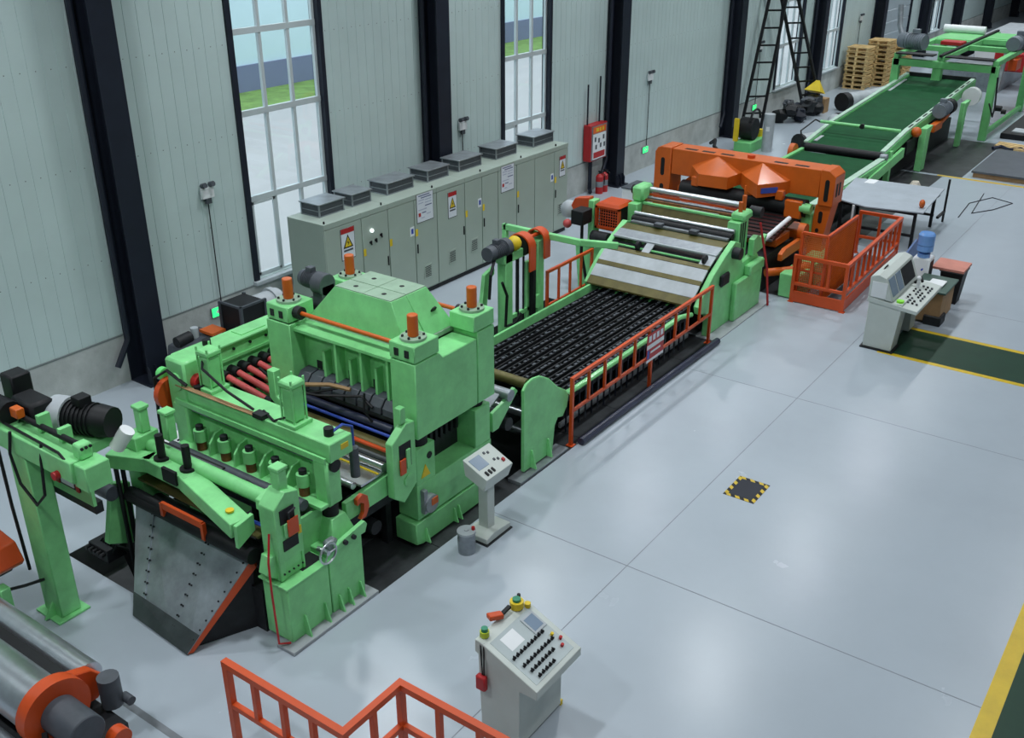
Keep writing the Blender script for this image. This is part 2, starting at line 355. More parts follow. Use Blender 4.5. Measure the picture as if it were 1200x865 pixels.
# ------------------------------------------------------------------ control cabinets along the wall
CY0, CY1, CZ = 13.62, 14.62, 2.28
def cabx(u, v): return AY(u, v, CY0).x
SE = [cabx(379, 264), cabx(422.4, 249), cabx(453.6, 238), cabx(484.4, 226), cabx(511, 217), cabx(544, 206), cabx(564.4, 199), cabx(583.5, 193), cabx(605.5, 185), cabx(627, 178), cabx(650, 171), cabx(666, 165)]
UN = [(0, 1), (1, 2), (2, 3, 4), (4, 5), (5, 6, 7), (7, 8, 9), (9, 10, 11)]
ULAB = ['with warning sign at the window end of the row', 'with lit pilot lamp and selector switches', 'with first lined notice sheet and blue tag', 'with warning sign and one door, mid row', 'with narrow paired doors and a blue tag, mid row', 'with second lined notice sheet', 'at the column end of the row, with warning sign']
HND = {1: 'r', 3: 'l', 4: 'r', 6: 'l', 8: 'l', 10: 'l'}
GRL = {3: .35, 4: .45, 5: .5, 10: .5}
cabs = []
for k, u in enumerate(UN):
    xa, xb = SE[u[0]] + .004, SE[u[-1]] - .004
    c = T('control_cabinet', 'sage grey control cabinet ' + ULAB[k], 'cabinet', ((xa + xb) / 2, (CY0 + CY1) / 2, 0), 'control cabinets in a row along the wall'); cabs.append(c)
    P('plinth', c, DARK, bx(xa, xb, CY0 + .04, CY1, 0, .1)); P('body', c, CABM, bx(xa, xb, CY0 + .02, CY1, .1, CZ), .006)
    P('top_lip', c, CABM, bx(xa, xb, CY0 - .005, CY0 + .02, CZ - .1, CZ))
    for i in u[:-1]:
        a, b_ = SE[i] + .014, SE[i + 1] - .014
        d = P('door', c, CABM, bx(a, b_, CY0 - .005, CY0 + .02, .13, CZ - .115), .004)
        if i in HND:
            hx = b_ - .06 if HND[i] == 'r' else a + .03
            P('handle', d, BLACK, bx(hx, hx + .03, CY0 - .025, CY0 - .005, 1.0, 1.2), .004)
        P('yellow_tag', d, YELLOW, bx(a + .0, a + .075, CY0 - .009, CY0 - .005, 1.38, 1.53)) if i in (1, 2, 3, 5, 6, 8, 10) else None
        if i in GRL:
            gx = (a + b_) / 2 - .13
            g_ = P('vent_grille', d, CABM, bx(gx, gx + .26, CY0 - .014, CY0 - .005, GRL[i], GRL[i] + .32), .004)
            for q in range(7): P('louvre', g_, DARK, bx(gx + .03, gx + .23, CY0 - .017, CY0 - .014, GRL[i] + .04 + q * .037, GRL[i] + .055 + q * .037))
def sign(c, x, z, w, h, kind):
    y = CY0 - .006
    P('sign_frame', c, DARK, bx(x - .012, x + w + .012, y - .004, y, z - .014, z + h + .004))
    p = P('sign_plate', c, mat('sign_white', (.68, .72, .78), .5, var=.02) if 'sign_white' not in bpy.data.materials else bpy.data.materials['sign_white'], bx(x, x + w, y - .007, y - .004, z, z + h))
    if kind == 'warn':
        P('red_band', p, RED, bx(x, x + w, y - .009, y - .007, z + h * .84, z + h))
        P('triangle_border', p, BLACK, B().prism([(x + w * .12, z + h * .36), (x + w * .88, z + h * .36), (x + w * .5, z + h * .8)], 'y', y - .009, y - .007))
        P('triangle', p, YELLOW, B().prism([(x + w * .24, z + h * .4), (x + w * .76, z + h * .4), (x + w * .5, z + h * .72)], 'y', y - .011, y - .009))
        P('bolt_symbol', p, BLACK, B().prism([(x + w * .46, z + h * .42), (x + w * .6, z + h * .54), (x + w * .5, z + h * .54), (x + w * .54, z + h * .64), (x + w * .42, z + h * .52), (x + w * .52, z + h * .52)], 'y', y - .013, y - .011))
        P('text_line', p, MOTORG, bx(x + w * .15, x + w * .85, y - .009, y - .007, z + h * .25, z + h * .31))
    else:
        inkm = bpy.data.materials.get('notice_ink') or mat('notice_ink', (.10, .12, .24), .6)
        fade = bpy.data.materials.get('notice_faint') or mat('notice_faint', (.42, .46, .58), .6)
        for a, b_, q, m_ in ((.1, .8, .92, inkm), (.25, .9, .84, inkm), (.1, .45, .76, fade), (.5, .9, .74, fade), (.1, .4, .66, fade), (.5, .9, .64, fade), (.5, .92, .53, inkm), (.08, .6, .42, fade), (.3, .55, .3, inkm), (.6, .85, .22, fade), (.25, .45, .12, fade)):
            P('text_line', p, m_, bx(x + w * a, x + w * b_, y - .009, y - .007, z + h * q, z + h * (q + .035)))
        P('red_mark', p, RED, bx(x + w * .08, x + w * .22, y - .009, y - .007, z + h * .2, z + h * .33))
def tag_(c, x, z): 
    q = P('blue_tag', c, WHITE, bx(x, x + .13, CY0 - .01, CY0 - .006, z, z + .2)); P('tag_symbol', q, BLUE, bx(x + .03, x + .1, CY0 - .012, CY0 - .01, z + .05, z + .16))
def zsig(u, v): return AY(u, v, CY0).z
sign(cabs[0], cabx(400, 290), zsig(400, 306), .36, .62, 'warn')
sign(cabs[2], cabx(488, 240), zsig(488, 262), .52, .60, 'note')
sign(cabs[3], cabx(525, 240), zsig(525, 256), .28, .56, 'warn')
sign(cabs[5], cabx(587, 210), zsig(587, 226), .50, .60, 'note')
sign(cabs[6], cabx(655.5, 190), zsig(655.5, 207), .26, .5, 'warn')
tag_(cabs[2], SE[3] - .16, 1.42); tag_(cabs[4], SE[6] - .16, 1.5); tag_(cabs[6], SE[10] - .17, 1.45)
x = cabx(435, 270); P('pilot_lamp', cabs[1], LED, cy((x, CY0 - .005, zsig(435, 270)), (x, CY0 - .04, zsig(435, 270)), .035, 12), label='lit white pilot lamp')
for u, v in ((434, 284), (440, 281), (446, 275)):
    x, z = cabx(u, v), zsig(u, v); P('selector_switch', cabs[1], BLACK, B().cyl((x, CY0 - .005, z), (x, CY0 - .03, z), .03, 10).box(x - .01, x + .01, CY0 - .05, CY0 - .03, z - .05, z + .04))
# roof fan hoods: (cabinet, left x, right x)
for ci, (x0, x1) in enumerate(((13.25, 13.9), (14.16, 14.68), (15.2, 16.0), (16.5, 17.19), (17.6, 18.4), (19.0, 19.8), (20.55, 21.4))):
    y0, y1 = CY0 + .42, CY1 - .1; k = ci
    h = P('fan_hood', cabs[ci], GREYST, bx(x0 - .04, x1 + .04, y0 - .04, y1 + .04, CZ + .24, CZ + .265), .004)
    P('mesh_side', h, MOTORG, bx(x0, x1, y0, y1, CZ, CZ + .24))
    P('mid_rail', h, GREYST, bx(x0 - .008, x1 + .008, y0 - .008, y1 + .008, CZ + .11, CZ + .125)); P('base_rail', h, GREYST, bx(x0 - .01, x1 + .01, y0 - .01, y1 + .01, CZ, CZ + .02))
    for a, b_ in ((x0, y0), (x1, y0), (x0, y1), (x1, y1)): P('corner_post', h, GREYST, bx(a - .014, a + .014, b_ - .014, b_ + .014, CZ, CZ + .24))
for k, x in enumerate((13.0, 14.6, 16.2, 17.9, 19.5, 21.0)):
    P('lifting_eye', cabs[max(i for i, u in enumerate(UN) if SE[u[0]] <= max(x, SE[0]))], DARK, cy((x, CY0 + .06, CZ), (x, CY0 + .06, CZ + .05), .018, 8))

# ------------------------------------------------------------------ big green levelling press
t = T('levelling_press', 'tall green levelling press with sloped hood and four orange corner cylinders', 'press', (9.3, 8.87, -.6)); PR = t
for y0, y1, n_ in ((7.55, 7.97, 0), (9.78, 10.2, 1)):
    P('end_frame', t, GREEN, B().prism([(8.5, 1.64), (9.76, 1.64), (9.76, 2.62), (9.05, 2.62), (8.98, 2.70), (8.5, 2.70)], 'y', y0, y1), .012)
    P('end_frame', t, GREEN, bx(9.775, 10.15, y0, y1, 1.64, 2.70), .012)
    P('corner_block', t, GREEN, bx(8.5, 8.98, y0, y1, 2.715, 2.94), .012); P('corner_block', t, GREEN, bx(9.70, 10.15, y0, y1, 2.715, 2.94), .012)
    for q in (7.68, 7.85): 
        if n_ == 0: P('lifting_hole', t, DARK, bx(8.49, 8.505, q - .04, q + .03, 2.77, 2.87))
        else: P('lifting_hole', t, DARK, bx(8.49, 8.505, q + 2.2, q + 2.27, 2.77, 2.87))
    for cx in (8.73, 9.93):
        yc = (y0 + y1) / 2
        b_ = P('cylinder_flange', t, DUSTY, cy((cx, yc, 2.94), (cx, yc, 2.975), .17, 24))
        P('orange_cylinder', t, ORANGE, cy((cx, yc, 2.975), (cx, yc, 3.26), .07, 24), .008)
        for q in range(6):
            an = q * math.pi / 3 + .3; P('bolt', b_, DARK, cy((cx + .135 * math.cos(an), yc + .135 * math.sin(an), 2.975), (cx + .135 * math.cos(an), yc + .135 * math.sin(an), 3.0), .018, 6))
P('seam_cover', t, GREEN, bx(8.49, 8.9, 9.76, 10.215, 1.6, 2.70), .01)
P('front_panel', t, GREEN, bx(8.74, 8.8, 7.97, 9.78, 2.02, 2.66)); P('rear_panel', t, GREEN, bx(9.85, 9.9, 7.97, 9.78, 1.86, 2.66))
P('ledge', t, GREEN, B().prism([(8.56, 2.60), (8.80, 2.66), (8.80, 2.70), (8.56, 2.64)], 'y', 7.97, 9.78)); P('roof_plate', t, DUSTY, bx(8.8, 9.9, 7.97, 9.78, 2.64, 2.70))
for y in (9.02, 8.56, 8.1): P('rib', t, GREEN, bx(8.58, 8.74, y - .02, y + .02, 2.02, 2.63))
for y in (9.28, 8.80, 8.34): P('short_rib', t, GREEN, bx(8.62, 8.74, y - .02, y + .02, 2.02, 2.4))
for y in (9.5, 9.15, 8.9, 8.68, 8.45, 8.22): P('slot', t, DARK, bx(8.735, 8.745, y - .05, y + .05, 2.04, 2.16))
hb, ht = [(8.82, 7.99), (9.84, 7.99), (9.84, 9.76), (8.82, 9.76)], [(8.9, 8.26), (9.60, 8.26), (9.60, 9.26), (8.9, 9.26)]
for f0, f1, n_ in ((0, .42, 'hood_shell'), (.43, 1, 'hood_shell')):
    lo = [(8.82 + 1.02 * f0, 7.99, 2.70), (8.82 + 1.02 * f1, 7.99, 2.70), (8.82 + 1.02 * f1, 9.76, 2.70), (8.82 + 1.02 * f0, 9.76, 2.70)]
    hi = [(8.9 + .70 * f0, 8.26, 3.25), (8.9 + .70 * f1, 8.26, 3.25), (8.9 + .70 * f1, 9.26, 3.25), (8.9 + .70 * f0, 9.26, 3.25)]
    P(n_, t, GREEN, B().hull(lo, hi), .006)
for a, b_ in ((8.905, 9.19), (9.205, 9.595)):
    for c, d in ((8.27, 8.755), (8.765, 9.255)):
        tp = P('top_plate', t, DUSTY, bx(a, b_, c, d, 3.25, 3.262)); P('round_hole', tp, BLACK, cy(((a + b_) / 2, (c + d) / 2, 3.262), ((a + b_) / 2, (c + d) / 2, 3.264), .035, 16))
P('round_hole', t, BLACK, cy((9.55, 8.115, 2.98), (9.55, 8.10, 2.972), .05, 16))
P('orange_rod', t, ORANGE, cy((8.66, 7.95, 2.84), (8.66, 9.80, 2.84), .03, 12)); P('orange_rod', t, ORANGE, cy((10.0, 7.9, 2.84), (10.0, 9.8, 2.84), .03, 12))
P('rod_collar', t, DARK, cy((8.66, 9.68, 2.84), (8.66, 9.78, 2.84), .09, 16)); P('rod_collar', t, DARK, cy((10.0, 7.97, 2.84), (10.0, 8.06, 2.84), .08, 16))
# lower frame
for y0, y1 in ((7.58, 7.95), (9.8, 10.18)):
    P('base_beam', t, GREEN, B().prism([(8.42, .06), (8.55, .02), (10.1, .02), (10.12, .38), (8.42, .38)], 'y', y0, y1), .01)
    P('lower_frame', t, GREEN, bx(8.5, 10.12, y0 + .02, y1, .40, .93), .01)
    P('corner_post', t, GREEN, bx(8.5, 8.88, y0 + .02, y1, .93, 1.47), .01); P('corner_post', t, GREEN, bx(9.76, 10.1, y0 + .02, y1, .93, 1.52), .01)
    P('bearing', t, BLACK, cy((8.7, (y0 + y1) / 2, 1.47), (8.7, (y0 + y1) / 2, 1.66), .15, 18)); P('bearing', t, BLACK, cy((9.93, (y0 + y1) / 2, 1.52), (9.93, (y0 + y1) / 2, 1.66), .13, 18))
    P('foot', t, DARK, bx(8.45, 10.1, y0 + .12, y1, -.6, .02))
for x in (8.6, 9.2, 9.3, 9.9): P('rib', t, GREEN, B().prism([(7.5, .03), (7.58, .03), (7.58, .24), (7.56, .24)], 'x', x, x + .02))
P('warning_label', t, YELLOW, B().prism([(8.58, 1.02), (8.76, 1.02), (8.67, 1.2)], 'y', 7.59, 7.602), label='yellow warning triangle'); P('post_hole', t, BLACK, cy((8.76, 7.605, 1.3), (8.76, 7.592, 1.3), .05, 14))
P('oil_pump', t, GREYST, B().cyl((8.68, 7.62, .62), (8.68, 7.5, .62), .13, 16).box(8.55, 8.62, 7.53, 7.6, .5, .85)); P('pump_label', t, ORANGE, bx(8.66, 8.78, 7.49, 7.51, .60, .70))
rs = P('roll_stack', t, DARK, bx(8.72, 9.9, 7.93, 9.8, .5, 1.84))
P('tooth_rail', t, GREYST, bx(8.85, 9.8, 7.90, 7.93, 1.38, 1.46))
for q in range(8): P('tooth', t, DARK, bx(8.9 + q * .11, 8.95 + q * .11, 7.88, 7.93, 1.2, 1.36))
for q in range(6): P('work_roll', t, GREYST, cy((8.82 + q * .2, 7.97, 1.32), (8.82 + q * .2, 9.78, 1.32), .08, 12))
for y in [8.05 + q * .225 for q in range(8)]:
    P('finger_block', t, MOTORG, B().prism([(8.5, 1.82), (8.74, 1.9), (8.74, 2.04), (8.58, 2.02), (8.5, 1.92)], 'y', y - .1, y + .1), .008)
P('dark_roll', t, NAVYB, cy((8.5, 7.97, 1.66), (8.5, 9.78, 1.66), .06, 14)); P('dark_roll', t, DARK, cy((8.56, 7.97, 1.78), (8.56, 9.78, 1.78), .05, 14))
P('guard_board', t, DARK, bx(8.52, 8.58, 7.97, 9.78, .0, 1.6))
P('pipe_bundle', t, CARD, B().tube([(7.95, 9.7, 2.15), (8.1, 9.4, 2.08), (8.42, 9.0, 2.06), (8.5, 8.7, 2.04)], .03)); P('hose', t, BLACK, B().tube([(7.9, 9.75, 2.3), (8.05, 9.5, 2.0), (8.3, 9.1, 1.92), (8.5, 8.5, 2.0), (8.48, 8.3, 1.9)], .02))
P('hose', t, BLACK, B().tube([(7.95, 9.6, 2.25), (8.2, 9.35, 1.9), (8.48, 8.85, 2.04)], .02)); P('hose', t, BLACK, B().tube([(8.5, 8.45, 2.06), (8.42, 8.4, 1.85), (8.46, 8.3, 1.7)], .018))
g_ = T('gear_motor', 'dark grey gear motor on top of the green press hood', 'motor', (9.25, 9.95, 2.7))
P('gear_case', g_, MOTORG, B().cyl((9.25, 9.76, 3.05), (9.25, 9.96, 3.05), .16, 20).box(9.14, 9.38, 9.76, 9.96, 2.72, 3.05), .01)
motor(g_, (9.25, 9.96, 3.07), (0, 1, 0), .13, .28)
P('mount_stand', g_, DARK, bx(9.1, 9.42, 9.78, 10.15, 2.70, 2.78))

# drive gear box behind with red spindles
t = T('spindle_gearbox', 'long green drive gearbox with red spindle shafts behind the press', 'gearbox', (8.4, 11.0, -.6))
P('case', t, GREEN, bx(7.62, 9.5, 10.82, 11.12, 1.3, 2.22), .015); P('top_cover', t, GREEN, bx(7.55, 9.55, 10.78, 11.16, 2.22, 2.26), .01); P('hatch', t, GREEN, bx(8.55, 9.0, 10.86, 11.08, 2.26, 2.272))
P('breather', t, BLACK, cy((8.05, 11.0, 2.26), (8.05, 11.0, 2.34), .06, 12)); P('front_rim', t, GREEN, B().box(7.9, 9.4, 10.79, 10.82, 2.0, 2.04).box(7.9, 7.94, 10.79, 10.82, 1.35, 2.04))
P('stand', t, GREEN, bx(7.9, 9.4, 10.9, 11.1, -.6, 1.3))
for q in range(6): P('bolt', t, BLACK, cy((7.75 + q * .3, 10.825, 2.14), (7.75 + q * .3, 10.80, 2.14), .022, 8))
for q in range(6):
    for w in (0, 1):
        x, z = 8.05 + q * .19 + w * .08, 1.86 - w * .28
        P('coupling', t, BLACK, cy((x, 10.8, z), (x, 10.62, z), .075, 12)); P('spindle', t, PINK, cy((x, 10.62, z), (x, 9.85, z - .12), .045, 12)); P('coupling', t, BLACK, cy((x, 9.85, z - .12), (x, 9.72, z - .12), .06, 12))

# infeed table between the guide stand and the press
t = T('infeed_table', 'roller infeed table in front of the green press with orange rod', 'table', (8.0, 8.8, -.6))
P('steel_plate', t, STEEL, bx(7.6, 8.12, 7.72, 10.1, 1.34, 1.37)); P('steel_plate', t, GREYST, bx(8.14, 8.2, 7.72, 10.1, 1.42, 1.45)); P('olive_roll', t, OLIVE, cy((8.28, 7.72, 1.5), (8.28, 10.0, 1.5), .1, 18))
P('orange_rod', t, RAILO, cy((8.1, 7.70, 1.62), (8.1, 10.1, 1.62), .028, 10)); P('blue_pipe', t, BLUE, cy((8.4, 7.72, 1.62), (8.4, 10.0, 1.62), .022, 8)); P('chrome_roll', t, STEEL, cy((8.03, 7.72, 1.42), (8.03, 10.1, 1.42), .06, 14))
P('chrome_roll', t, STEEL, cy((7.55, 7.8, 1.36), (7.55, 10.1, 1.36), .05, 12)); P('trim_bar', t, YELLOW, bx(7.9, 7.925, 7.72, 10.1, 1.37, 1.385))
P('side_rail', t, GREEN, B().prism([(7.3, 1.0), (8.2, 1.0), (8.4, 1.2), (8.4, 1.32), (7.3, 1.26)], 'y', 7.70, 7.78), .008); P('side_rail', t, GREEN, bx(7.3, 8.4, 10.1, 10.18, 1.0, 1.32))
for x in (7.6, 8.3): P('leg', t, DARK, bx(x, x + .1, 8.0, 8.1, -.6, 1.1)); P('leg', t, DARK, bx(x, x + .1, 9.8, 9.9, -.6, 1.1))
P('under_tray', t, DARK, bx(7.4, 8.4, 7.85, 10.1, .75, .95)); P('lower_roll', t, DARK, cy((7.9, 7.8, .55), (7.9, 10.1, .55), .1, 14))
nb = P('near_bracket', t, GREEN, B().prism([(8.02, 1.0), (8.2, .86), (8.46, 1.05), (8.46, 1.95), (8.3, 1.98), (8.02, 1.78)], 'y', 7.56, 7.68), .01)
P('bracket_slot', nb, BLACK, bx(8.14, 8.36, 7.553, 7.56, 1.36, 1.72)); P('orange_plate', nb, RAILO, bx(8.13, 8.24, 7.53, 7.553, 1.3, 1.52), .006); P('slide', nb, GREEN, bx(8.26, 8.33, 7.535, 7.553, 1.35, 1.62)); P('round_cap', nb, GREEN, cy((8.3, 7.56, 1.16), (8.3, 7.545, 1.16), .09, 18))
P('bracket_cylinder', nb, GREEN, bx(8.22, 8.32, 7.58, 7.68, 1.98, 2.2), .01)
P('chain_guard', t, RAILO, B().prism([(7.42, 1.28), (7.52, 1.32), (7.60, 1.26), (7.62, 1.1), (7.55, .98), (7.46, .98), (7.52, 1.05), (7.53, 1.18), (7.48, 1.22), (7.42, 1.2)], 'y', 7.62, 7.68))
b_ = P('hanging_cylinder', t, MOTORG, cy((7.52, 7.72, 1.95), (7.52, 7.72, 1.55), .06, 14)); P('hose', t, BLUE, B().tube([(7.2, 7.75, 2.28), (7.35, 7.7, 2.34), (7.5, 7.7, 2.25), (7.52, 7.72, 1.98)], .018))
P('tall_bracket', t, GREEN, B().prism([(9.15, 1.35), (9.3, 1.35), (9.3, 1.75), (9.55, 1.95), (9.55, 2.35), (9.42, 2.35), (9.42, 2.0), (9.15, 1.85)], 'x', 7.85, 7.97), .008)

# ------------------------------------------------------------------ near base with guide stand (second stand)
t = T('guide_stand', 'green guide roll stand with overhead beam, hydraulic cylinders and five roll cups', 'machine', (7.15, 8.9, 0)); GS = t
P('base_pad', t, PAD, bx(5.98, 7.42, 7.36, 7.655, 0, .05), .006)
P('base_box', t, GREEN, B().prism([(6.1, .05), (6.75, .05), (6.75, .82), (6.1, .82)], 'y', 7.50, 7.92), .01); P('base_box', t, GREEN, bx(6.765, 7.33, 7.50, 7.92, .05, .92), .01)
P('base_lid', t, GREEN, bx(6.06, 6.76, 7.46, 7.94, .82, .85), .006); P('open_recess', t, DARK, bx(6.42, 6.74, 7.58, 7.88, .85, .853))
P('front_plate', t, GREEN, B().prism([(6.86, .92), (7.36, .92), (7.40, 1.02), (7.36, 1.08), (6.98, 1.02), (6.86, .98)], 'y', 7.46, 7.52), .006)
for x, h in ((6.3, .28), (6.62, .25), (6.86, .22), (7.02, .22), (7.22, .2)): P('gusset', t, GREEN, B().prism([(7.40, .05), (7.5, .05), (7.5, .05 + h), (7.47, .05 + h)], 'x', x, x + .02))
for x in (7.0, 7.14): P('bolt', t, DARK, cy((x, 7.46, .98), (x, 7.42, .98), .03, 8))
P('post_foot', t, GREEN, B().hull([(6.9, 7.56, .92), (7.32, 7.56, .92), (7.32, 7.92, .92), (6.9, 7.92, .92)], [(7.0, 7.64, 1.22), (7.22, 7.64, 1.22), (7.22, 7.86, 1.22), (7.0, 7.86, 1.22)]), .008)
P('bearing', t, BLACK, cy((7.1, 7.76, 1.22), (7.1, 7.76, 1.38), .10, 18))
for y0, y1 in ((7.64, 7.88), (10.16, 10.44)): P('post', t, GREEN, bx(6.98, 7.22, y0, y1, 1.38 if y0 < 8 else -.0, 2.0), .03)
P('beam', t, GREEN, bx(7.02, 7.4, 7.6, 10.14, 1.99, 2.24), .012); P('beam_lip', t, GREEN, bx(6.97, 7.0, 7.65, 10.35, 1.99, 2.06))
P('roller', t, GREYST, cy((7.08, 7.7, 1.94), (7.08, 10.2, 1.94), .05, 14)); P('roller_end', t, BLACK, cy((7.1, 7.6, 1.93), (7.1, 7.72, 1.93), .08, 14))
P('end_housing', t, GREEN, bx(7.0, 7.34, 10.12, 10.5, 1.62, 2.6), .03); P('shaft_eye', t, GREEN, cy((7.0, 10.3, 2.3), (6.98, 10.3, 2.3), .12, 20)); P('red_shaft', t, PINK, cy((7.2, 10.12, 2.3), (7.5, 9.0, 1.75), .05, 12)); P('shaft_seal', t, RED, cy((7.17, 10.12, 2.3), (7.17, 10.02, 2.3), .1, 14))
P('orange_wheel', t, RAILO, cy((7.05, 10.51, 2.05), (7.05, 10.6, 2.05), .22, 22)); P('green_knob', t, mat('bright_green_cap', (.15, .7, .2), .4), cy((7.05, 10.6, 2.3), (7.05, 10.68, 2.3), .09, 14))
P('back_wall', t, GREEN, bx(7.14, 7.2, 7.9, 10.3, 1.42, 1.99)); P('lower_shelf', t, GREEN, bx(6.86, 7.2, 7.66, 10.32, 1.40, 1.45), .006)
for q, (u, v) in enumerate(((245, 500), (273, 513), (303, 527), (333.5, 540), (366, 554))):
    y = 9.92 - q * .47
    k_ = P('roll_cup', t, GREEN, cy((6.97, y, 1.58), (6.97, y, 1.74), .085, 14)); P('rust_plunger', k_, mat('rusty_brown', (.16, .055, .015), .6, var=.4, scale=9) if q == 0 else bpy.data.materials['rusty_brown'], cy((6.97, y, 1.45), (6.97, y, 1.58), .065, 14)); P('cup_cap', k_, DARK, cy((6.97, y, 1.74), (6.97, y, 1.80), .05, 12))
    if q < 4: P('fin', t, GREEN, B().prism([(6.9, 1.45), (7.14, 1.45), (7.14, 1.75), (7.02, 1.73), (6.92, 1.62)], 'y', y - .245, y - .215))
for x, y, h, n_ in ((7.18, 8.32, .5, .1), (7.22, 9.86, .48, .1)):
    c = P('cylinder_body', t, GREEN, bx(x - .1, x + .1, y - .1, y + .1, 2.29, 2.24 + h), .03)
    P('cylinder_cap', c, GREEN, bx(x - .12, x + .12, y - .12, y + .12, 2.24 + h, 2.32 + h), .02); P('cylinder_foot', c, GREEN, bx(x - .15, x + .15, y - .15, y + .15, 2.24, 2.29), .006)
    for sx in (-1, 1):
        for sy in (-1, 1): P('tie_rod', c, GREEN, cy((x + .1 * sx, y + .1 * sy, 2.28), (x + .1 * sx, y + .1 * sy, 2.36 + h), .014, 8))
P('vent_plug', t, BLACK, cy((7.2, 7.78, 2.24), (7.2, 7.78, 2.34), .06, 12)); P('vent_plug', t, BLACK, cy((7.1, 9.98, 2.24), (7.1, 9.98, 2.3), .07, 12)); P('name_tag', t, YELLOW, bx(7.2, 7.32, 7.594, 7.6, 2.1, 2.17))
for q in range(3): P('copper_pipe', t, CARD, B().tube([(6.98 + q * .025, 10.3, 2.26), (6.99 + q * .025, 9.3, 2.26), (7.0 + q * .025, 8.75, 2.26)], .011))
P('manifold', t, DARK, bx(6.98, 7.1, 8.68, 8.85, 2.24, 2.30)); P('hose', t, BLACK, B().tube([(7.2, 9.95, 2.7), (7.05, 9.8, 2.6), (7.0, 9.3, 2.45), (7.05, 8.9, 2.3)], .018)); P('hose', t, BLACK, B().tube([(7.1, 8.78, 2.3), (7.05, 8.55, 2.25), (7.1, 8.35, 2.35), (7.1, 8.33, 2.6)], .018)); P('hose', t, BLACK, B().tube([(7.0, 10.1, 2.3), (6.95, 10.4, 2.45), (6.9, 10.62, 2.3), (6.9, 10.66, 1.7), (6.85, 10.6, .9)], .022))
P('far_base', t, GREEN, bx(6.9, 7.35, 10.1, 10.5, -.6, .0), .01)
w = T('hand_wheel', 'chrome spoked hand wheel on the green base box', 'wheel', (6.72, 7.46, .9))
ring = [(6.72 + .13 * math.cos(a), 7.45, .98 + .13 * math.sin(a)) for a in [i * math.pi / 10 for i in range(21)]]
P('rim', w, STEEL, B().tube(ring, .014, 8))
for a in (0, 2.1, 4.2): P('spoke', w, STEEL, cy((6.72, 7.45, .98), (6.72 + .13 * math.cos(a), 7.45, .98 + .13 * math.sin(a)), .01, 6))
P('hub', w, STEEL, cy((6.72, 7.44, .98), (6.72, 7.62, .98), .03, 12)); P('gear_head', w, GREYST, bx(6.78, 6.95, 7.5, 7.62, .92, 1.06), .03)

# ------------------------------------------------------------------ first stand: entry shear / pinch stand with swing arm and chute
t = T('pinch_stand', 'green pinch roll stand with bent swing arm above the grey chute', 'machine', (6.35, 8.9, -.6))
up = P('upright', t, GREEN, B().prism([(6.12, .86), (6.2, .86), (6.2, 1.1), (6.46, 1.1), (6.46, .86), (6.5, .86), (6.5, 1.92), (6.3, 1.98), (6.12, 1.82)], 'y', 7.6, 7.86), .01)
P('lower_box', t, GREEN, bx(6.16, 6.5, 7.62, 7.84, .853, 1.12), .008); P('slot_opening', up, BLACK, bx(6.2, 6.42, 7.588, 7.602, 1.24, 1.38)); P('slot_opening', up, BLACK, bx(6.19, 6.40, 7.588, 7.602, 1.6, 1.78)); P('slide_block', up, GREEN, bx(6.22, 6.36, 7.57, 7.588, 1.42, 1.6), .006); P('orange_plate', up, RAILO, bx(6.26, 6.42, 7.55, 7.57, 1.42, 1.64), .006); P('yellow_plate', up, YELLOW, bx(6.43, 6.48, 7.59, 7.6, 1.36, 1.46)); P('small_hook', up, DARK, B().tube([(6.3, 7.57, 1.62), (6.28, 7.55, 1.74), (6.38, 7.55, 1.76)], .014))
for q in range(5): P('bolt', up, DARK, cy((6.17 + q * .07, 7.6, .95), (6.17 + q * .07, 7.585, .95), .012, 6))
P('upright', t, GREEN, bx(6.15, 6.5, 10.1, 10.36, -.6, 1.9), .01); P('wing_plate', t, GREEN, bx(6.6, 7.0, 7.8, 7.84, .85, 1.35)); P('side_cheek', t, GREEN, B().prism([(5.98, 1.0), (6.14, .86), (6.2, 1.2), (6.05, 1.22)], 'y', 7.66, 7.82), .01)
for y, h in ((7.74, .3), (10.2, .32), (9.75, .36)):
    x = 6.36 if y != 9.75 else 6.42
    c = P('cylinder', t, GREEN, bx(x - .065, x + .065, y - .065, y + .065, 1.9, 1.9 + h), .015); P('cylinder_cap', c, GREEN, bx(x - .08, x + .08, y - .08, y + .08, 1.9 + h, 1.95 + h), .01)
P('tube_beam', t, GREEN, cy((6.36, 7.8, 1.72), (6.36, 10.2, 1.72), .09, 18)); P('yoke', t, GREEN, B().prism([(6.2, 1.66), (6.5, 1.66), (6.5, 1.8), (6.36, 1.86), (6.2, 1.8)], 'y', 7.86, 8.0), .01)
P('olive_sheet', t, OLIVE, bx(6.1, 6.28, 7.9, 10.1, 1.35, 1.38)); P('blue_hose', t, BLUE, B().tube([(6.18, 7.85, 1.5), (6.22, 8.1, 1.44), (6.2, 8.7, 1.45), (6.2, 9.6, 1.45)], .025)); P('orange_bar', t, RAILO, cy((6.52, 7.9, 1.52), (6.52, 10.1, 1.52), .03, 10))
P('belt_deck', t, NAVYB, bx(6.5, 6.86, 7.9, 10.1, 1.36, 1.42)); P('dark_roller', t, MOTORG, cy((6.78, 7.85, 1.46), (6.78, 10.3, 1.46), .07, 14)); P('steel_lip', t, STEEL, bx(6.84, 7.02, 7.9, 10.1, 1.22, 1.25)); P('lower_roll', t, BLACK, cy((6.05, 7.95, 1.12), (6.05, 10.25, 1.12), .1, 16)); P('lower_roll', t, DARK, cy((6.3, 7.9, .9), (6.3, 10.2, .9), .14, 16))
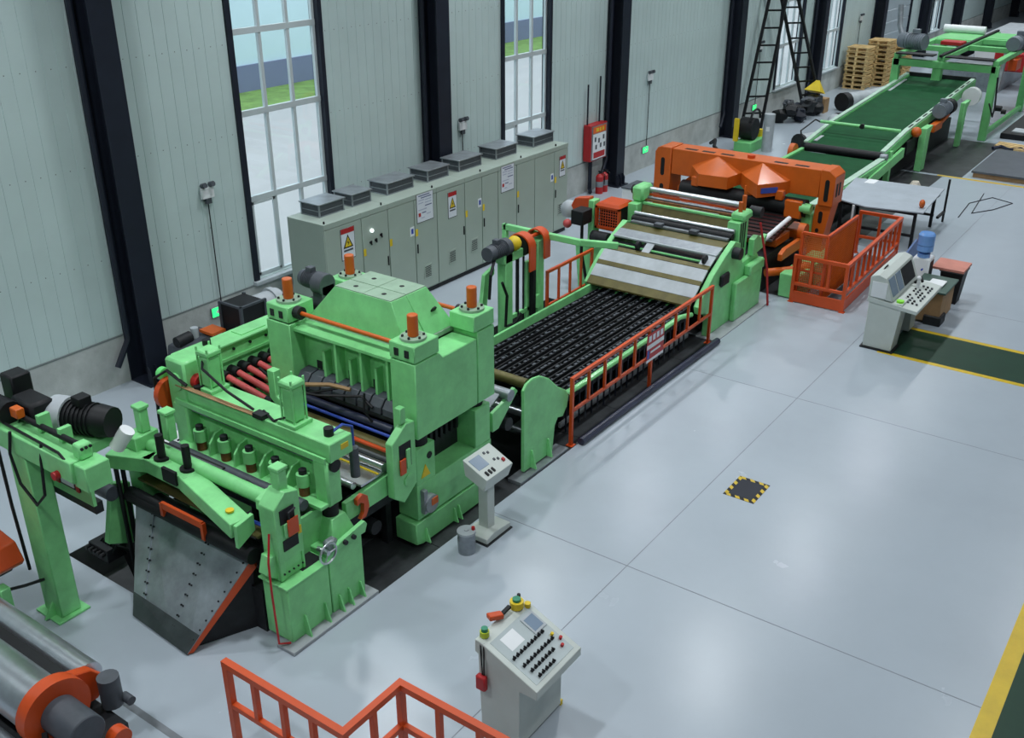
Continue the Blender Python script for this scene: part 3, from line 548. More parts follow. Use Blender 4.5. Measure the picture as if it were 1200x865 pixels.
P('black_bar', t, BLACK, B().tube([(6.5, 10.2, 1.62), (6.62, 9.6, 1.56), (6.6, 9.2, 1.55), (6.7, 8.8, 1.5)], .018)); P('hose', t, BLACK, B().tube([(6.62, 8.9, 1.45), (6.6, 8.6, 1.62), (6.5, 8.3, 1.66), (6.42, 8.05, 1.7)], .016)); P('hose', t, BLACK, B().tube([(6.55, 9.4, 1.5), (6.7, 8.4, 1.48), (6.5, 8.0, 1.62), (6.4, 7.82, 1.8)], .016))
for q in range(4): P('cable', t, (BLACK, CARD, MOTORG, BLACK)[q], B().tube([(6.05, 10.6, 1.5), (6.3 + q * .03, 10.35, 1.78), (6.42 + q * .03, 10.0, 1.72), (6.5 + q * .03, 9.0, 1.66)], .016))
arm = [(5.98, 10.42, 1.62), (6.22, 9.86, 1.62), (6.2, 9.2, 1.62), (6.0, 8.05, 1.5)]
a_ = P('swing_arm', t, GREEN, B().bar(arm[0], arm[1], .2, .2).bar((6.21, 9.95, 1.62), (6.2, 9.12, 1.62), .22, .2).bar((6.21, 9.2, 1.62), arm[3], .26, .2), .01)
P('arm_nose', t, GREEN, B().prism([(5.9, 1.28), (6.16, 1.4), (6.16, 1.62), (5.9, 1.58)], 'y', 8.0, 8.06), .006); P('eye_ring', a_, YELLOW, cy((6.03, 8.25, 1.63), (6.03, 8.25, 1.65), .05, 14)); P('arm_clamp', a_, BLACK, bx(6.06, 6.1, 9.25, 9.5, 1.58, 1.76))
for y, x in ((9.72, 6.24), (9.25, 6.26)): p_ = P('black_pin', t, BLACK, cy((x, y, 1.72), (x, y, 2.05), .05, 14)); P('pin_flange', p_, BLACK, cy((x, y, 1.72), (x, y, 1.75), .1, 14))
P('orange_frame', t, RAILO, B().bar((5.96, 8.7, 1.3), (5.96, 9.45, 1.3), .04, .09).bar((5.96, 8.7, 1.1), (5.96, 8.7, 1.33), .05, .05).bar((5.96, 9.45, 1.15), (5.96, 9.45, 1.33), .05, .05))
P('red_hose', t, RED, B().tube([(6.1, 7.7, 1.5), (5.98, 7.62, 1.2), (5.96, 7.6, .8), (5.96, 7.58, .1), (6.08, 7.52, .06)], .014))
P('cable_column', t, BLACK, B().cyl((5.98, 10.35, -.6), (5.98, 10.35, 1.52), .03, 8).cyl((6.04, 10.3, -.6), (6.04, 10.3, 1.52), .03, 8).cyl((5.94, 10.28, -.6), (5.94, 10.28, 1.52), .025, 8), label='black hoses hanging down')
P('lower_frame', t, DARK, bx(6.1, 6.5, 7.95, 10.1, -.6, .6)); P('side_web', t, GREEN, bx(6.2, 6.9, 8.0, 8.04, -.3, .85))
for q in range(7): P('hydraulic_hose', t, BLACK, B().tube([(5.75, 10.9 - q * .05, .1), (5.85, 10.75 - q * .05, .35), (6.0, 10.6 - q * .04, .2), (6.1, 10.5 - q * .04, -.5)], .025))
vb = P('valve_block', t, DARK, bx(5.72, 6.02, 10.5, 10.9, .12, .32), .01)
for q in range(5): P('valve_knob', vb, BLACK, cy((5.74, 10.55 + q * .08, .26), (5.66, 10.55 + q * .08, .26), .03, 10))
P('rear_bracket', t, GREEN, B().prism([(5.7, .5), (6.1, .3), (6.15, 1.2), (5.9, 1.3), (5.8, .9)], 'y', 10.36, 10.46), .01); P('bracket_motor', t, MOTORG, cy((5.85, 10.3, 1.2), (5.85, 10.65, 1.2), .1, 14))

def lerp(a, b_, k): return tuple(a[i] + (b_[i] - a[i]) * k for i in range(3))
t = T('metal_chute', 'dark grey riveted sheet metal chute sloping to the floor', 'chute', (5.6, 9.1, 0))
TL, TR, BL, BR = (6.08, 10.17, 1.06), (6.1, 8.07, 1.0), (5.35, 9.48, .02), (5.28, 8.38, .02)
for k0, k1, lift in ((0, .17, .012), (.17, .66, 0), (.66, 1, .012)):
    q = [lerp(TL, TR, k0), lerp(TL, TR, k1), lerp(BL, BR, k1), lerp(BL, BR, k0)]
    n_ = Vector((-.85, 0, .52)); lo = [Vector(p) + n_ * (lift - .02) for p in q]; hi = [Vector(p) + n_ * lift for p in q]
    P('chute_panel', t, SHEET, B().hull(lo, hi))
    if k0:
        for q_ in range(9):
            for dk in (-.012, .014):
                c = Vector(lerp(lerp(TL, TR, k0 + dk), lerp(BL, BR, k0 + dk), .06 + q_ * .1)); P('rivet', t, DARK, cy(c + n_ * .005, c + n_ * .022, .012, 6))
for q_ in range(9): c = Vector(lerp(lerp(TL, TR, .97), lerp(BL, BR, .97), .06 + q_ * .1)); P('rivet', t, DARK, cy(c, c + n_ * .022, .012, 6))
P('lower_lip', t, mat('worn_dark_plate', (.07, .085, .09), .45, metal=.4, var=.3), B().hull([Vector(lerp(TL, BL, .8)) + n_ * .014, Vector(lerp(TR, BR, .8)) + n_ * .014, Vector(BR) + n_ * .014, Vector(BL) + n_ * .014], [Vector(lerp(TL, BL, .8)) + n_ * .02, Vector(lerp(TR, BR, .8)) + n_ * .02, Vector(BR) + n_ * .02, Vector(BL) + n_ * .02]))
P('orange_edge', t, RAILO, B().hull([TR, Vector(TR) + Vector((.03, -.03, -.12)), Vector(BR) + Vector((.06, -.03, .0)), BR], [Vector(TR) + Vector((.05, .02, 0)), Vector(TR) + Vector((.08, 0, -.12)), Vector(BR) + Vector((.11, 0, 0)), Vector(BR) + Vector((.05, .03, 0))]))
P('side_sheet', t, DARK, B().hull([Vector(TR) + Vector((.05, .05, -.08)), Vector(BR) + Vector((.1, .05, .0)), (6.1, 8.12, .0)], [Vector(TR) + Vector((.05, .08, -.08)), Vector(BR) + Vector((.1, .08, .0)), (6.1, 8.15, .0)]))
P('side_sheet', t, DARK, B().hull([Vector(TL) + Vector((.05, -.05, -.08)), Vector(BL) + Vector((.1, -.05, .0)), (6.1, 10.0, .0)], [Vector(TL) + Vector((.05, -.08, -.08)), Vector(BL) + Vector((.1, -.08, .0)), (6.1, 9.97, .0)]))
P('top_roller', t, BLACK, cy((6.04, 8.05, 1.13), (6.04, 10.1, 1.2), .06, 14))

# ------------------------------------------------------------------ left green swing gantry with motor
t = T('swing_gantry', 'green gantry post with overhead arm and black motor beside the chute', 'gantry', (4.92, 10.3, 0))
P('base_plate', t, GREEN, bx(4.72, 5.14, 10.06, 10.56, 0, .03), .004)
P('post', t, GREEN, bx(4.80, 5.06, 10.12, 10.48, .03, 2.28), .012); P('gusset', t, GREEN, B().prism([(4.66, .03), (4.8, .03), (4.8, .22)], 'y', 10.25, 10.28))
P('arm_beam', t, GREEN, bx(4.78, 5.06, 9.15, 11.6, 2.28, 2.54), .012); P('arm_head', t, GREEN, bx(4.82, 5.12, 8.95, 9.2, 2.22, 2.52), .012); P('head_block', t, GREEN, bx(4.9, 5.06, 9.12, 9.26, 2.52, 2.70), .02)
for q in range(3): P('block_bolt', t, DARK, cy((4.93 + q * .05, 9.12, 2.66), (4.93 + q * .05, 9.105, 2.66), .018, 8))
P('drive_shaft', t, BLACK, cy((5.0, 9.26, 2.63), (5.0, 10.6, 2.63), .035, 12)); P('shaft_bracket', t, GREEN, bx(4.98, 5.12, 9.98, 10.04, 2.56, 2.76)); P('shaft_bracket', t, GREEN, bx(4.98, 5.12, 9.58, 9.64, 2.56, 2.72))
P('rear_plate', t, GREEN, bx(5.06, 5.1, 9.35, 10.3, 1.78, 2.28)); P('motor_base', t, GREEN, B().prism([(5.06, 2.16), (5.75, 2.2), (5.75, 2.32), (5.06, 2.32)], 'y', 9.72, 10.5), .01); P('under_bar', t, DARK, bx(5.1, 5.2, 9.4, 10.3, 1.64, 1.78))
P('sign_plate', t, DARK, bx(5.045, 5.06, 9.55, 10.0, 1.9, 2.06)); P('cable_loop', t, BLACK, B().tube([(4.77, 10.25, 2.58), (4.74, 10.3, 2.3), (4.73, 10.2, 1.95), (4.74, 9.95, 1.75), (4.75, 9.75, 1.95), (4.78, 9.72, 2.4), (4.82, 9.72, 2.58)], .018, 8)); P('cable', t, BLACK, B().tube([(4.9, 11.5, 2.58), (4.85, 10.4, 2.575), (4.82, 9.4, 2.575), (4.8, 9.2, 2.5)], .016)); P('side_hose', t, BLACK, B().tube([(4.76, 10.6, 2.28), (4.74, 10.56, 1.5), (4.76, 10.55, .6)], .02)); P('red_button', t, RED, cy((4.78, 9.42, 2.32), (4.72, 9.42, 2.32), .05, 12))
P('sign_red_end', t, RED, bx(5.035, 5.045, 9.93, 10.0, 1.9, 2.06)); P('sign_red_end', t, RED, bx(5.035, 5.045, 9.55, 9.61, 1.9, 2.06)); P('sign_letters', t, WHITE, bx(5.035, 5.045, 9.65, 9.89, 1.93, 2.03))
motor(t, (5.42, 10.2, 2.52), (.35, -.95, 0), .2, .62, BLACK); P('motor_flange', t, PALEM, cy((5.37, 10.34, 2.52), (5.44, 10.15, 2.52), .23, 20)); P('gear_head', t, BLACK, bx(5.05, 5.35, 10.25, 10.7, 2.4, 2.78), .04); P('coupling', t, BLACK, cy((4.95, 10.5, 2.66), (4.95, 10.95, 2.66), .14, 14)); P('yellow_clamp', t, ORANGE, bx(4.9, 5.0, 10.28, 10.42, 2.66, 2.78), .01); P('pressure_box', t, BLACK, bx(5.15, 5.4, 10.75, 11.0, 2.6, 2.95), .02)
P('white_flask', t, WHITE, cy((5.62, 9.62, 2.2), (5.72, 9.5, 2.42), .09, 14))

# ------------------------------------------------------------------ foreground roll unit (bottom left corner)
t = T('uncoiler_rolls', 'bright steel roll pair with orange end flange in the foreground', 'rolls', (3.6, 9.5, 0))
P('large_roll', t, STEEL, cy((3.46, 8.05, .8), (3.46, 12.6, .8), .27, 40)); P('upper_roll', t, STEEL, cy((4.02, 8.2, .72), (4.02, 12.6, .72), .15, 32)); P('gap_shade_board', t, BLACK, bx(3.74, 3.86, 8.2, 12.6, .5, .84))  # black board added between the rolls, its colour stands for the gap's shade
P('end_flange', t, RAILO, cy((3.5, 7.9, .8), (3.5, 8.05, .8), .35, 40)); P('bearing_arm', t, RAILO, B().prism([(3.5, .55), (4.0, .52), (4.12, .72), (3.98, .9), (3.75, .98), (3.5, 1.05)], 'y', 8.06, 8.18), .01); P('hub', t, MOTORG, cy((3.5, 7.42, .8), (3.5, 7.9, .8), .19, 32), .01); P('hub_bar', t, BLACK, B().bar((3.32, 7.88, .66), (3.22, 7.72, .62), .05, .12))
P('drive_motor', t, MOTORG, B().cyl((4.05, 7.9, .5), (4.05, 7.9, .85), .11, 18).cyl((4.15, 7.72, .55), (4.15, 7.85, .55), .05, 12)); P('orange_stop', t, RAILO, cy((3.78, 7.35, .55), (3.78, 7.47, .55), .11, 18)); P('bed', t, DARK, bx(3.2, 4.0, 7.6, 12.6, .0, .45)); P('rust_shelf', t, bpy.data.materials['rusty_brown'], bx(2.8, 3.2, 8.1, 12.6, .35, .4))
for q in range(3): P('square_link', t, GREYST, B().box(3.0, 3.15, 8.4 + q * .22, 8.43 + q * .22, .4, .44).box(3.0, 3.15, 8.53 + q * .22, 8.56 + q * .22, .4, .44).box(3.0, 3.03, 8.4 + q * .22, 8.56 + q * .22, .4, .44).box(3.12, 3.15, 8.4 + q * .22, 8.56 + q * .22, .4, .44))
P('side_rail', t, GREYST, cy((3.14, 8.2, .5), (3.14, 12.6, .5), .06, 14))
t = T('clamp_frame', 'small green clamp frame behind the bright steel rolls', 'frame', (4.3, 10.2, 0))
P('post', t, GREEN, bx(4.24, 4.36, 10.25, 10.4, .1, .72), .01); P('jaw', t, GREEN, B().prism([(9.55, .15), (9.95, .15), (9.95, .42), (9.82, .5), (9.74, .36), (9.55, .38)], 'x', 4.22, 4.32), .01); P('foot', t, GREEN, bx(4.17, 4.38, 9.55, 11.0, 0, .12), .01); P('link_bar', t, BLACK, B().tube([(4.36, 10.3, .66), (4.55, 10.3, .6), (4.78, 10.3, .55)], .02))
t = T('orange_carriage', 'orange tilting carriage block with black wheel beside green post', 'carriage', (4.4, 11.3, .0))
P('block', t, RAILO, B().prism([(10.3, .92), (10.42, 1.14), (10.8, 1.2), (12.4, 1.2), (12.4, .85), (10.36, .85)], 'x', 4.2, 4.62), .015); P('wheel', t, BLACK, cy((4.3, 10.62, .8), (4.55, 10.62, .8), .12, 24)); P('leg', t, DARK, bx(4.3, 4.45, 11.8, 11.95, 0, .85)); P('side_bolt', t, BLACK, cy((4.18, 11.2, 1.02), (4.2, 11.2, 1.02), .05, 12))

# ------------------------------------------------------------------ looper frame between press and bed
t = T('exit_looper', 'green curved side plate machine between the press and the slatted bed', 'machine', (11.2, 8.9, -.012))
prof = [(10.8, .06), (10.8, 1.42), (10.88, 1.5), (11.02, 1.53), (11.2, 1.5), (11.45, 1.36), (11.7, 1.12), (11.92, .98), (12.0, .86), (11.96, .68), (11.86, .56), (11.72, .6), (11.64, .5), (11.58, .06)]
P('side_plate', t, GREEN, B().prism(prof, 'y', 7.5, 7.56), .008); P('side_plate', t, GREEN, B().prism(prof, 'y', 10.0, 10.06), .008)
P('rim', t, GREEN, B().tube([(x, 7.52, z) for x, z in prof[1:10]], .022)); P('base_pad', t, GREYST, bx(10.55, 11.85, 7.38, 7.62, -.012, .04)); P('base_pad', t, DARK, bx(10.6, 11.8, 7.62, 10.1, -.6, -.0))
for x in (10.98, 11.42): P('gusset', t, GREEN, B().prism([(7.4, .06), (7.5, .06), (7.5, .36), (7.47, .36)], 'x', x, x + .02))
P('guide_rail', t, GREEN, B().prism([(10.16, 1.0), (10.3, 1.0), (10.78, 1.42), (10.7, 1.5), (10.4, 1.36), (10.16, 1.3)], 'y', 7.6, 7.66), .008)
for x, z, m_, r_ in ((10.55, 1.44, GREYST, .09), (10.95, 1.47, OLIVE, .08), (11.15, .85, STEEL, .07), (11.2, .5, GREYST, .04), (10.5, 1.0, DARK, .1), (11.7, .9, DARK, .1)): P('roller', t, m_, cy((x, 7.56, z), (x, 10.0, z), r_, 16))
P('deck_plate', t, GREYST, B().hull([(10.2, 7.7, 1.3), (10.48, 7.7, 1.44), (10.48, 9.95, 1.44), (10.2, 9.95, 1.3)], [(10.2, 7.7, 1.33), (10.48, 7.7, 1.47), (10.48, 9.95, 1.47), (10.2, 9.95, 1.33)]))
P('deck_plate', t, GREYST, B().hull([(11.03, 7.6, 1.47), (11.55, 7.6, 1.15), (11.55, 9.98, 1.15), (11.03, 9.98, 1.47)], [(11.03, 7.6, 1.5), (11.55, 7.6, 1.18), (11.55, 9.98, 1.18), (11.03, 9.98, 1.5)])); P('deck_lip', t, OLIVE, B().hull([(11.55, 7.6, 1.1), (12.2, 7.6, .74), (12.2, 9.98, .74), (11.55, 9.98, 1.1)], [(11.55, 7.6, 1.14), (12.2, 7.6, .78), (12.2, 9.98, .78), (11.55, 9.98, 1.14)]))
P('inner_post', t, GREEN, bx(10.5, 10.62, 8.6, 8.7, .0, 1.2)); P('back_board', t, DARK, bx(10.2, 10.24, 7.7, 9.9, .0, 1.25))

# ------------------------------------------------------------------ slatted bed
t = T('slatted_bed', 'long black slatted transfer bed with green side rails', 'bed', (14.5, 8.8, -.6))
XB0, XB1, ZB = 12.25, 16.85, .70
sl = []
for q in range(11):
    y = 7.86 + q * .19
    s_ = P('slat', t, BLACK, B().prism([(y - .05, ZB - .09), (y + .05, ZB - .09), (y + .05, ZB), (y + .035, ZB), (y + .035, ZB - .05), (y - .035, ZB - .05), (y - .035, ZB), (y - .05, ZB)], 'x', XB0, XB1))
    lug = B(); k = XB0 + .08
    while k < XB1 - .1:
        w_ = random.uniform(.03, .09); lug.box(k, k + w_, y - .025, y + .025, ZB - .05, ZB - .05 + random.uniform(.02, .055)); k += random.uniform(.09, .17)
    P('roller_chain', s_, MOTORG, lug, kind='stuff'); 
    P('slat_cap', s_, PALEM if q % 3 == 0 else GREEN2, cy((XB1 - .12, y, ZB - .03), (XB1 - .02, y, ZB - .03), .04, 10))
for q in range(10):
    y = 7.955 + q * .19; P('rubber_strip', t, DARK, bx(XB0, XB1, y - .03, y + .03, ZB - .11, ZB - .05))
P('side_rail', t, GREEN, B().tube([(12.0, 7.7, .88), (12.25, 7.7, .74), (12.6, 7.7, .72), (15.6, 7.7, .72), (16.2, 7.7, .73), (16.7, 7.7, .62)], .05, 8)); P('side_rail', t, GREEN, bx(XB0, XB1, 9.92, 9.97, .6, .78))
P('end_bar', t, GREYST, bx(XB0 - .12, XB0, 7.75, 9.95, .58, .7)); P('support_tray', t, DARK, bx(XB0, XB1, 7.78, 9.92, .5, .58))
for q in range(22): P('guard_bar', t, MOTORG if q % 2 else NAVY, cy((12.35 + q * .2, 7.75, -.03), (12.35 + q * .2, 7.75, .66), .016, 6))
for q in range(6): P('leg', t, DARK, bx(12.5 + q * .8, 12.58 + q * .8, 7.95, 8.03, -.6, .5)); P('leg', t, DARK, bx(12.5 + q * .8, 12.58 + q * .8, 9.6, 9.68, -.6, .5))
P('back_sheet', t, GREYST, bx(12.3, 16.8, 8.9, 8.92, -.3, .5)); P('lower_beam', t, PALEM, bx(12.3, 16.9, 7.82, 7.86, .05, .14))

def fence(name, label, pts, h, mid, cat='railing', step=.5, posts=None, foot=False, group=None, r=.026, mid_post=None, top_z=0.0):
    t = T(name, label, cat, (*Vector(pts[0])[:2], top_z), group)
    for si, (a, b_) in enumerate(zip(pts[:-1], pts[1:])):
        a, b_ = Vector((*a, 0)), Vector((*b_, 0)); L = (b_ - a).length; d = (b_ - a) / L; up = Vector((0, 0, 1))
        P('top_rail', t, RAILO, B().bar(a + up * h + d * r * (1.06 if si else -1.05), b_ + up * h + d * r * 1.05, r * 2.1, r * 2.1)); P('mid_rail', t, RAILO, B().bar(a + up * mid, b_ + up * mid, r * 1.8, r * 1.8), .004)
        n = max(2, round(L / step))
        for i in range(1, n): c = a + d * L * i / n; P('baluster', t, RAILO, B().bar(c + up * mid, c + up * h, r * 1.6, r * 1.6))
        if mid_post: c = a + d * L * mid_post; P('post', t, RAILO, B().bar(c + up * top_z, c + up * mid, r * 2, r * 2))
    for a in pts:
        a = Vector((*a, 0)); P('post', t, RAILO, B().bar(a + Vector((0, 0, top_z)), a + Vector((0, 0, h - r)), r * 2, r * 2)); P('foot_plate', t, RAILO, bx(a.x - .06, a.x + .06, a.y - .06, a.y + .06, top_z, top_z + .012))
    return t
nf = fence('safety_railing', 'orange safety railing with red notice board beside the slatted bed', [(12.02, 7.44), (17.0, 7.44)], 1.16, .60, step=.5, mid_post=.52, top_z=-.012)
# notice board on the railing
y = 7.395
sx = 14.35
p_ = P('notice_board', nf, RED, bx(sx, sx + .62, y - .006, y, .55, 1.08)); P('white_band', p_, WHITE, bx(sx, sx + .62, y - .009, y - .006, .80, .88)); P('white_band', p_, WHITE, bx(sx, sx + .62, y - .009, y - .006, .55, .60))
for q in range(4): P('white_characters', p_, bpy.data.materials['sign_white'], bx(sx + .06 + q * .14, sx + .15 + q * .14, y - .009, y - .006, .93, 1.04))
P('blue_mark', p_, BLUE, bx(sx + .02, sx + .1, y - .009, y - .006, .62, .78)); P('text_line', p_, WHITE, bx(sx + .14, sx + .5, y - .009, y - .006, .70, .74))
fence('safety_railing', 'short orange railing on the far side of the slatted bed', [(15.9, 10.5), (17.6, 10.5)], 1.14, .42, step=.42, top_z=-.6)
one('cable_trunking', 'dark cable trunking on the floor along the orange railing', 'trunking', NAVYB, B().tube([(12.1, 7.3, .06), (14.5, 7.29, .06), (17.05, 7.26, .06)], .065, 10), (14.5, 7.35, 0))

# ------------------------------------------------------------------ drive post stand on the far side of the bed
t = T('drive_stand', 'green belt drive stand with orange arched guards behind the slatted bed', 'drive stand', (14.9, 10.45, -.6))
for x in (14.3, 15.35): P('post', t, GREEN, bx(x, x + .22, 10.36, 10.56, -.6, 1.95), .01)
P('post', t, GREEN, bx(15.05, 15.2, 10.4, 10.5, -.6, 1.6), .01); P('cross_beam', t, GREEN, bx(14.25, 15.1, 10.36, 10.56, 1.78, 1.95), .01); P('brace', t, GREEN, B().prism([(13.6, .4), (13.78, .4), (14.0, 1.6), (14.3, 1.7), (14.3, 1.55), (14.15, 1.45), (13.95, .4), (13.95, .0), (13.6, .0)], 'y', 10.62, 10.7), .01)
P('lower_cross', t, GREEN, bx(14.4, 15.45, 10.4, 10.46, .6, .68)); P('round_lug', t, GREEN, cy((15.3, 10.36, .75), (15.3, 10.3, .75), .14, 16)); P('chain', t, BLACK, B().bar((14.75, 10.42, .4), (14.75, 10.42, 1.9), .05, .05)); P('chain', t, BLACK, B().bar((15.15, 10.34, .5), (15.15, 10.34, 1.95), .09, .09)); P('chain', t, BLACK, B().bar((14.95, 10.42, .3), (14.95, 10.42, 1.9), .03, .03))
for x, r_, L in ((14.95, .26, .45), (15.5, .22, .35)):
    ar = [(10.46 + r_ * math.cos(a), 1.95 + r_ * math.sin(a)) for a in [math.pi * i / 12 for i in range(13)]]; inn = [(10.46 + (r_ - .03) * math.cos(a), 1.95 + (r_ - .03) * math.sin(a)) for a in [math.pi * i / 12 for i in range(12, -1, -1)]]
    P('arched_guard', t, RAILO, B().prism([(10.46 + r_, 1.95 - .25)] + ar + [(10.46 - r_, 1.95 - L), (10.46 - r_ + .03, 1.95 - L)] + inn + [(10.46 + r_ - .03, 1.95 - .25)], 'x', x - .1, x + .1))
P('pulley', t, BLACK, cy((14.85, 10.46, 1.97), (15.05, 10.46, 1.97), .2, 20)); P('cross_shaft', t, RAILO, cy((15.0, 10.46, 2.05), (15.6, 10.46, 2.05), .04, 10)); P('yellow_coupling', t, YELLOW, B().sphere((14.62, 10.40, 2.1), .14))
motor(t, (14.34, 10.46, 2.07), (-1, 0, 0), .15, .48); P('gear_head', t, MOTORG, cy((14.32, 10.46, 2.07), (14.46, 10.46, 2.07), .17, 18)); P('cable', t, BLACK, B().tube([(14.0, 10.4, 1.95), (13.75, 10.3, 1.75), (13.7, 10.3, 1.3)], .03, 8)); P('hose', t, BLACK, B().tube([(14.1, 10.3, 1.5), (14.25, 10.3, 1.2), (14.2, 10.3, .6), (14.5, 10.3, .55), (14.7, 10.3, .7)], .03))
P('overhead_arm', t, GREEN, B().bar((15.62, 11.35, 2.0), (15.62, 9.55, 2.0), .1, .12).bar((15.62, 9.6, 2.0), (16.0, 8.98, 1.95), .1, .12), .01); P('arm_post', t, GREEN, bx(15.57, 15.67, 11.28, 11.38, 0, 2.06), .01)

# ------------------------------------------------------------------ roll stand at the end of the bed
t = T('roll_stand', 'green roll stand with curved olive and steel deck and chrome rollers', 'machine', (18.2, 8.85, 0))
prof = [(17.2, .02), (19.55, .02), (19.55, 1.0), (19.35, 1.2), (18.65, 1.15), (18.45, 1.62), (18.2, 1.72), (17.75, 1.52), (17.3, 1.28), (16.95, 1.02), (16.72, .78), (16.78, .62), (17.05, .56), (17.2, .42)]
P('side_plate', t, GREEN, B().prism(prof, 'y', 7.56, 7.68), .01); P('side_plate', t, GREEN, B().prism(prof, 'y', 10.02, 10.14), .01); P('side_box', t, GREEN, bx(18.2, 19.5, 7.45, 7.56, .02, .85), .02); P('side_boss', t, GREEN, bx(18.75, 19.45, 7.4, 7.56, .85, 1.08), .03); P('base_pad', t, PAD, bx(17.1, 19.75, 7.3, 7.75, 0, .02))
P('bearing_block', t, BLACK, bx(17.55, 17.9, 7.48, 7.56, .95, 1.2), .03); P('bearing_block', t, DARK, cy((18.15, 7.56, 1.5), (18.15, 7.4, 1.5), .12, 14))
zf = lambda x: .82 + .84 * math.sin((x - 16.62) / 1.6 * math.pi / 2)
for a, b_, m_, l_ in ((16.62, 16.76, OLIVE, 0), (16.76, 16.98, PALEM, .01), (16.98, 17.06, OLIVE, .02), (17.06, 17.3, PALEM, .01), (17.3, 17.38, OLIVE, .02), (17.66, 17.92, GREYST, .01), (17.92, 18.2, OLIVE, .01)):
    P('deck_strip', t, m_, B().hull([(a, 7.7, zf(a) - .03), (b_, 7.7, zf(b_) - .03), (b_, 10.02, zf(b_) - .03), (a, 10.02, zf(a) - .03)], [(a, 7.7, zf(a) + l_), (b_, 7.7, zf(b_) + l_), (b_, 10.02, zf(b_) + l_), (a, 10.02, zf(a) + l_)]))
P('deck_recess', t, DARK, B().hull([(17.38, 7.7, 1.3), (17.66, 7.7, 1.42), (17.66, 10.02, 1.42), (17.38, 10.02, 1.3)], [(17.38, 7.7, 1.32), (17.66, 7.7, 1.44), (17.66, 10.02, 1.44), (17.38, 10.02, 1.32)])); P('recess_bar', t, GREEN2, cy((17.5, 7.8, 1.42), (17.5, 9.95, 1.42), .025, 8))
for y0, y1 in ((7.7, 7.95), (9.05, 9.22)): P('recess_bridge', t, PALEM, B().hull([(17.38, y0, zf(17.38) - .02), (17.66, y0, zf(17.66) - .02), (17.66, y1, zf(17.66) - .02), (17.38, y1, zf(17.38) - .02)], [(17.38, y0, zf(17.38) + .01), (17.66, y0, zf(17.66) + .01), (17.66, y1, zf(17.66) + .01), (17.38, y1, zf(17.38) + .01)]))
for y in (7.82, 9.3): P('pinch_wheel', t, BLACK, cy((17.45, y, 1.5), (17.45, y + .06, 1.5), .09, 14))
P('recess_frame', t, PALEM, B().bar((17.65, 7.7, zf(17.65) + .01), (17.65, 10.02, zf(17.65) + .01), .05, .03))
P('clamp_bar', t, GREYST, bx(18.22, 18.32, 7.75, 9.95, 1.68, 1.72)); 
for y in (8.4, 9.2): P('clamp_block', t, MOTORG, bx(18.15, 18.3, y, y + .18, 1.70, 1.78), .008)
P('black_roller', t, BLACK, cy((18.4, 7.72, 1.72), (18.4, 10.0, 1.72), .08, 16)); P('chrome_roller', t, STEEL, cy((18.48, 7.72, 1.82), (18.48, 10.0, 1.82), .045, 14)); P('olive_plate', t, OLIVE, B().hull([(18.62, 7.75, 1.6), (18.66, 7.75, 1.6), (18.82, 7.75, 1.95), (18.78, 7.75, 1.95)], [(18.62, 9.98, 1.6), (18.66, 9.98, 1.6), (18.82, 9.98, 1.95), (18.78, 9.98, 1.95)])); P('green_edge', t, GREEN, bx(18.76, 18.84, 7.75, 9.98, 1.95, 1.99)); P('brown_bar', t, bpy.data.materials['rusty_brown'], bx(18.85, 18.92, 7.72, 10.0, 2.0, 2.04)); P('thin_shaft', t, GREYST, cy((18.98, 7.75, 2.05), (18.98, 10.0, 2.05), .03, 10)); P('orange_bar', t, RAILO, bx(19.02, 19.1, 7.75, 10.0, 2.08, 2.12)); P('top_roller', t, STEEL, cy((19.08, 7.8, 2.2), (19.08, 10.1, 2.2), .06, 16))
for y0, y1 in ((7.66, 7.92), (10.0, 10.22)):
    P('upright', t, GREEN, bx(18.55, 19.0, y0, y1, 1.15, 1.98), .01); P('upright_head', t, GREEN, bx(18.72, 19.2, y0 - .03, y1 + .02, 1.98, 2.32) if y0 > 9 else bx(18.65, 19.1, y0 - .05, y1, 1.98, 2.16), .05)
for x in (18.62, 18.72, 18.82): P('upright_slot', t, BLACK, bx(x, x + .05, 7.652, 7.662, 1.4, 1.95))
for x, h in ((18.76, 2.36), (18.92, 2.46)): P('orange_peg', t, ORANGE, cy((x, 7.76, 2.14), (x, 7.76, h), .045, 14))
P('head_cap', t, BLACK, cy((18.9, 10.22, 2.2), (18.9, 10.3, 2.2), .1, 14)); P('screw_jack', t, DARK, cy((19.15, 7.7, 2.1), (19.15, 7.45, 2.1), .11, 14)); P('cross_arm', t, GREEN, B().prism([(19.0, 1.2), (19.6, 1.25), (19.7, 1.5), (19.5, 1.45), (19.2, 1.6), (19.0, 1.55)], 'y', 7.5, 7.62), .01); P('red_lever', t, RED, B().tube([(19.1, 7.45, 1.9), (19.35, 7.3, .9), (19.5, 7.25, .02)], .025, 8)); P('green_plate', t, GREEN, bx(19.0, 19.1, 7.9, 10.0, 1.2, 1.9)); P('lower_body', t, DARK, bx(17.3, 19.4, 7.7, 10.0, .1, 1.0))
mg = P('mesh_guard', t, RAILO, B().box(18.25, 18.32, 10.25, 10.85, 1.4, 1.45).box(18.25, 18.32, 10.25, 10.85, 1.85, 1.9).box(18.25, 18.32, 10.25, 10.3, 1.4, 1.9).box(18.25, 18.32, 10.8, 10.85, 1.4, 1.9)); 
for q in range(9): P('mesh_wire', mg, RAILO, cy((18.28, 10.3 + q * .06, 1.42), (18.28, 10.3 + q * .06, 1.88), .008, 6)); 
for q in range(7): P('mesh_wire', mg, RAILO, cy((18.28, 10.27, 1.46 + q * .06), (18.28, 10.83, 1.46 + q * .06), .008, 6))
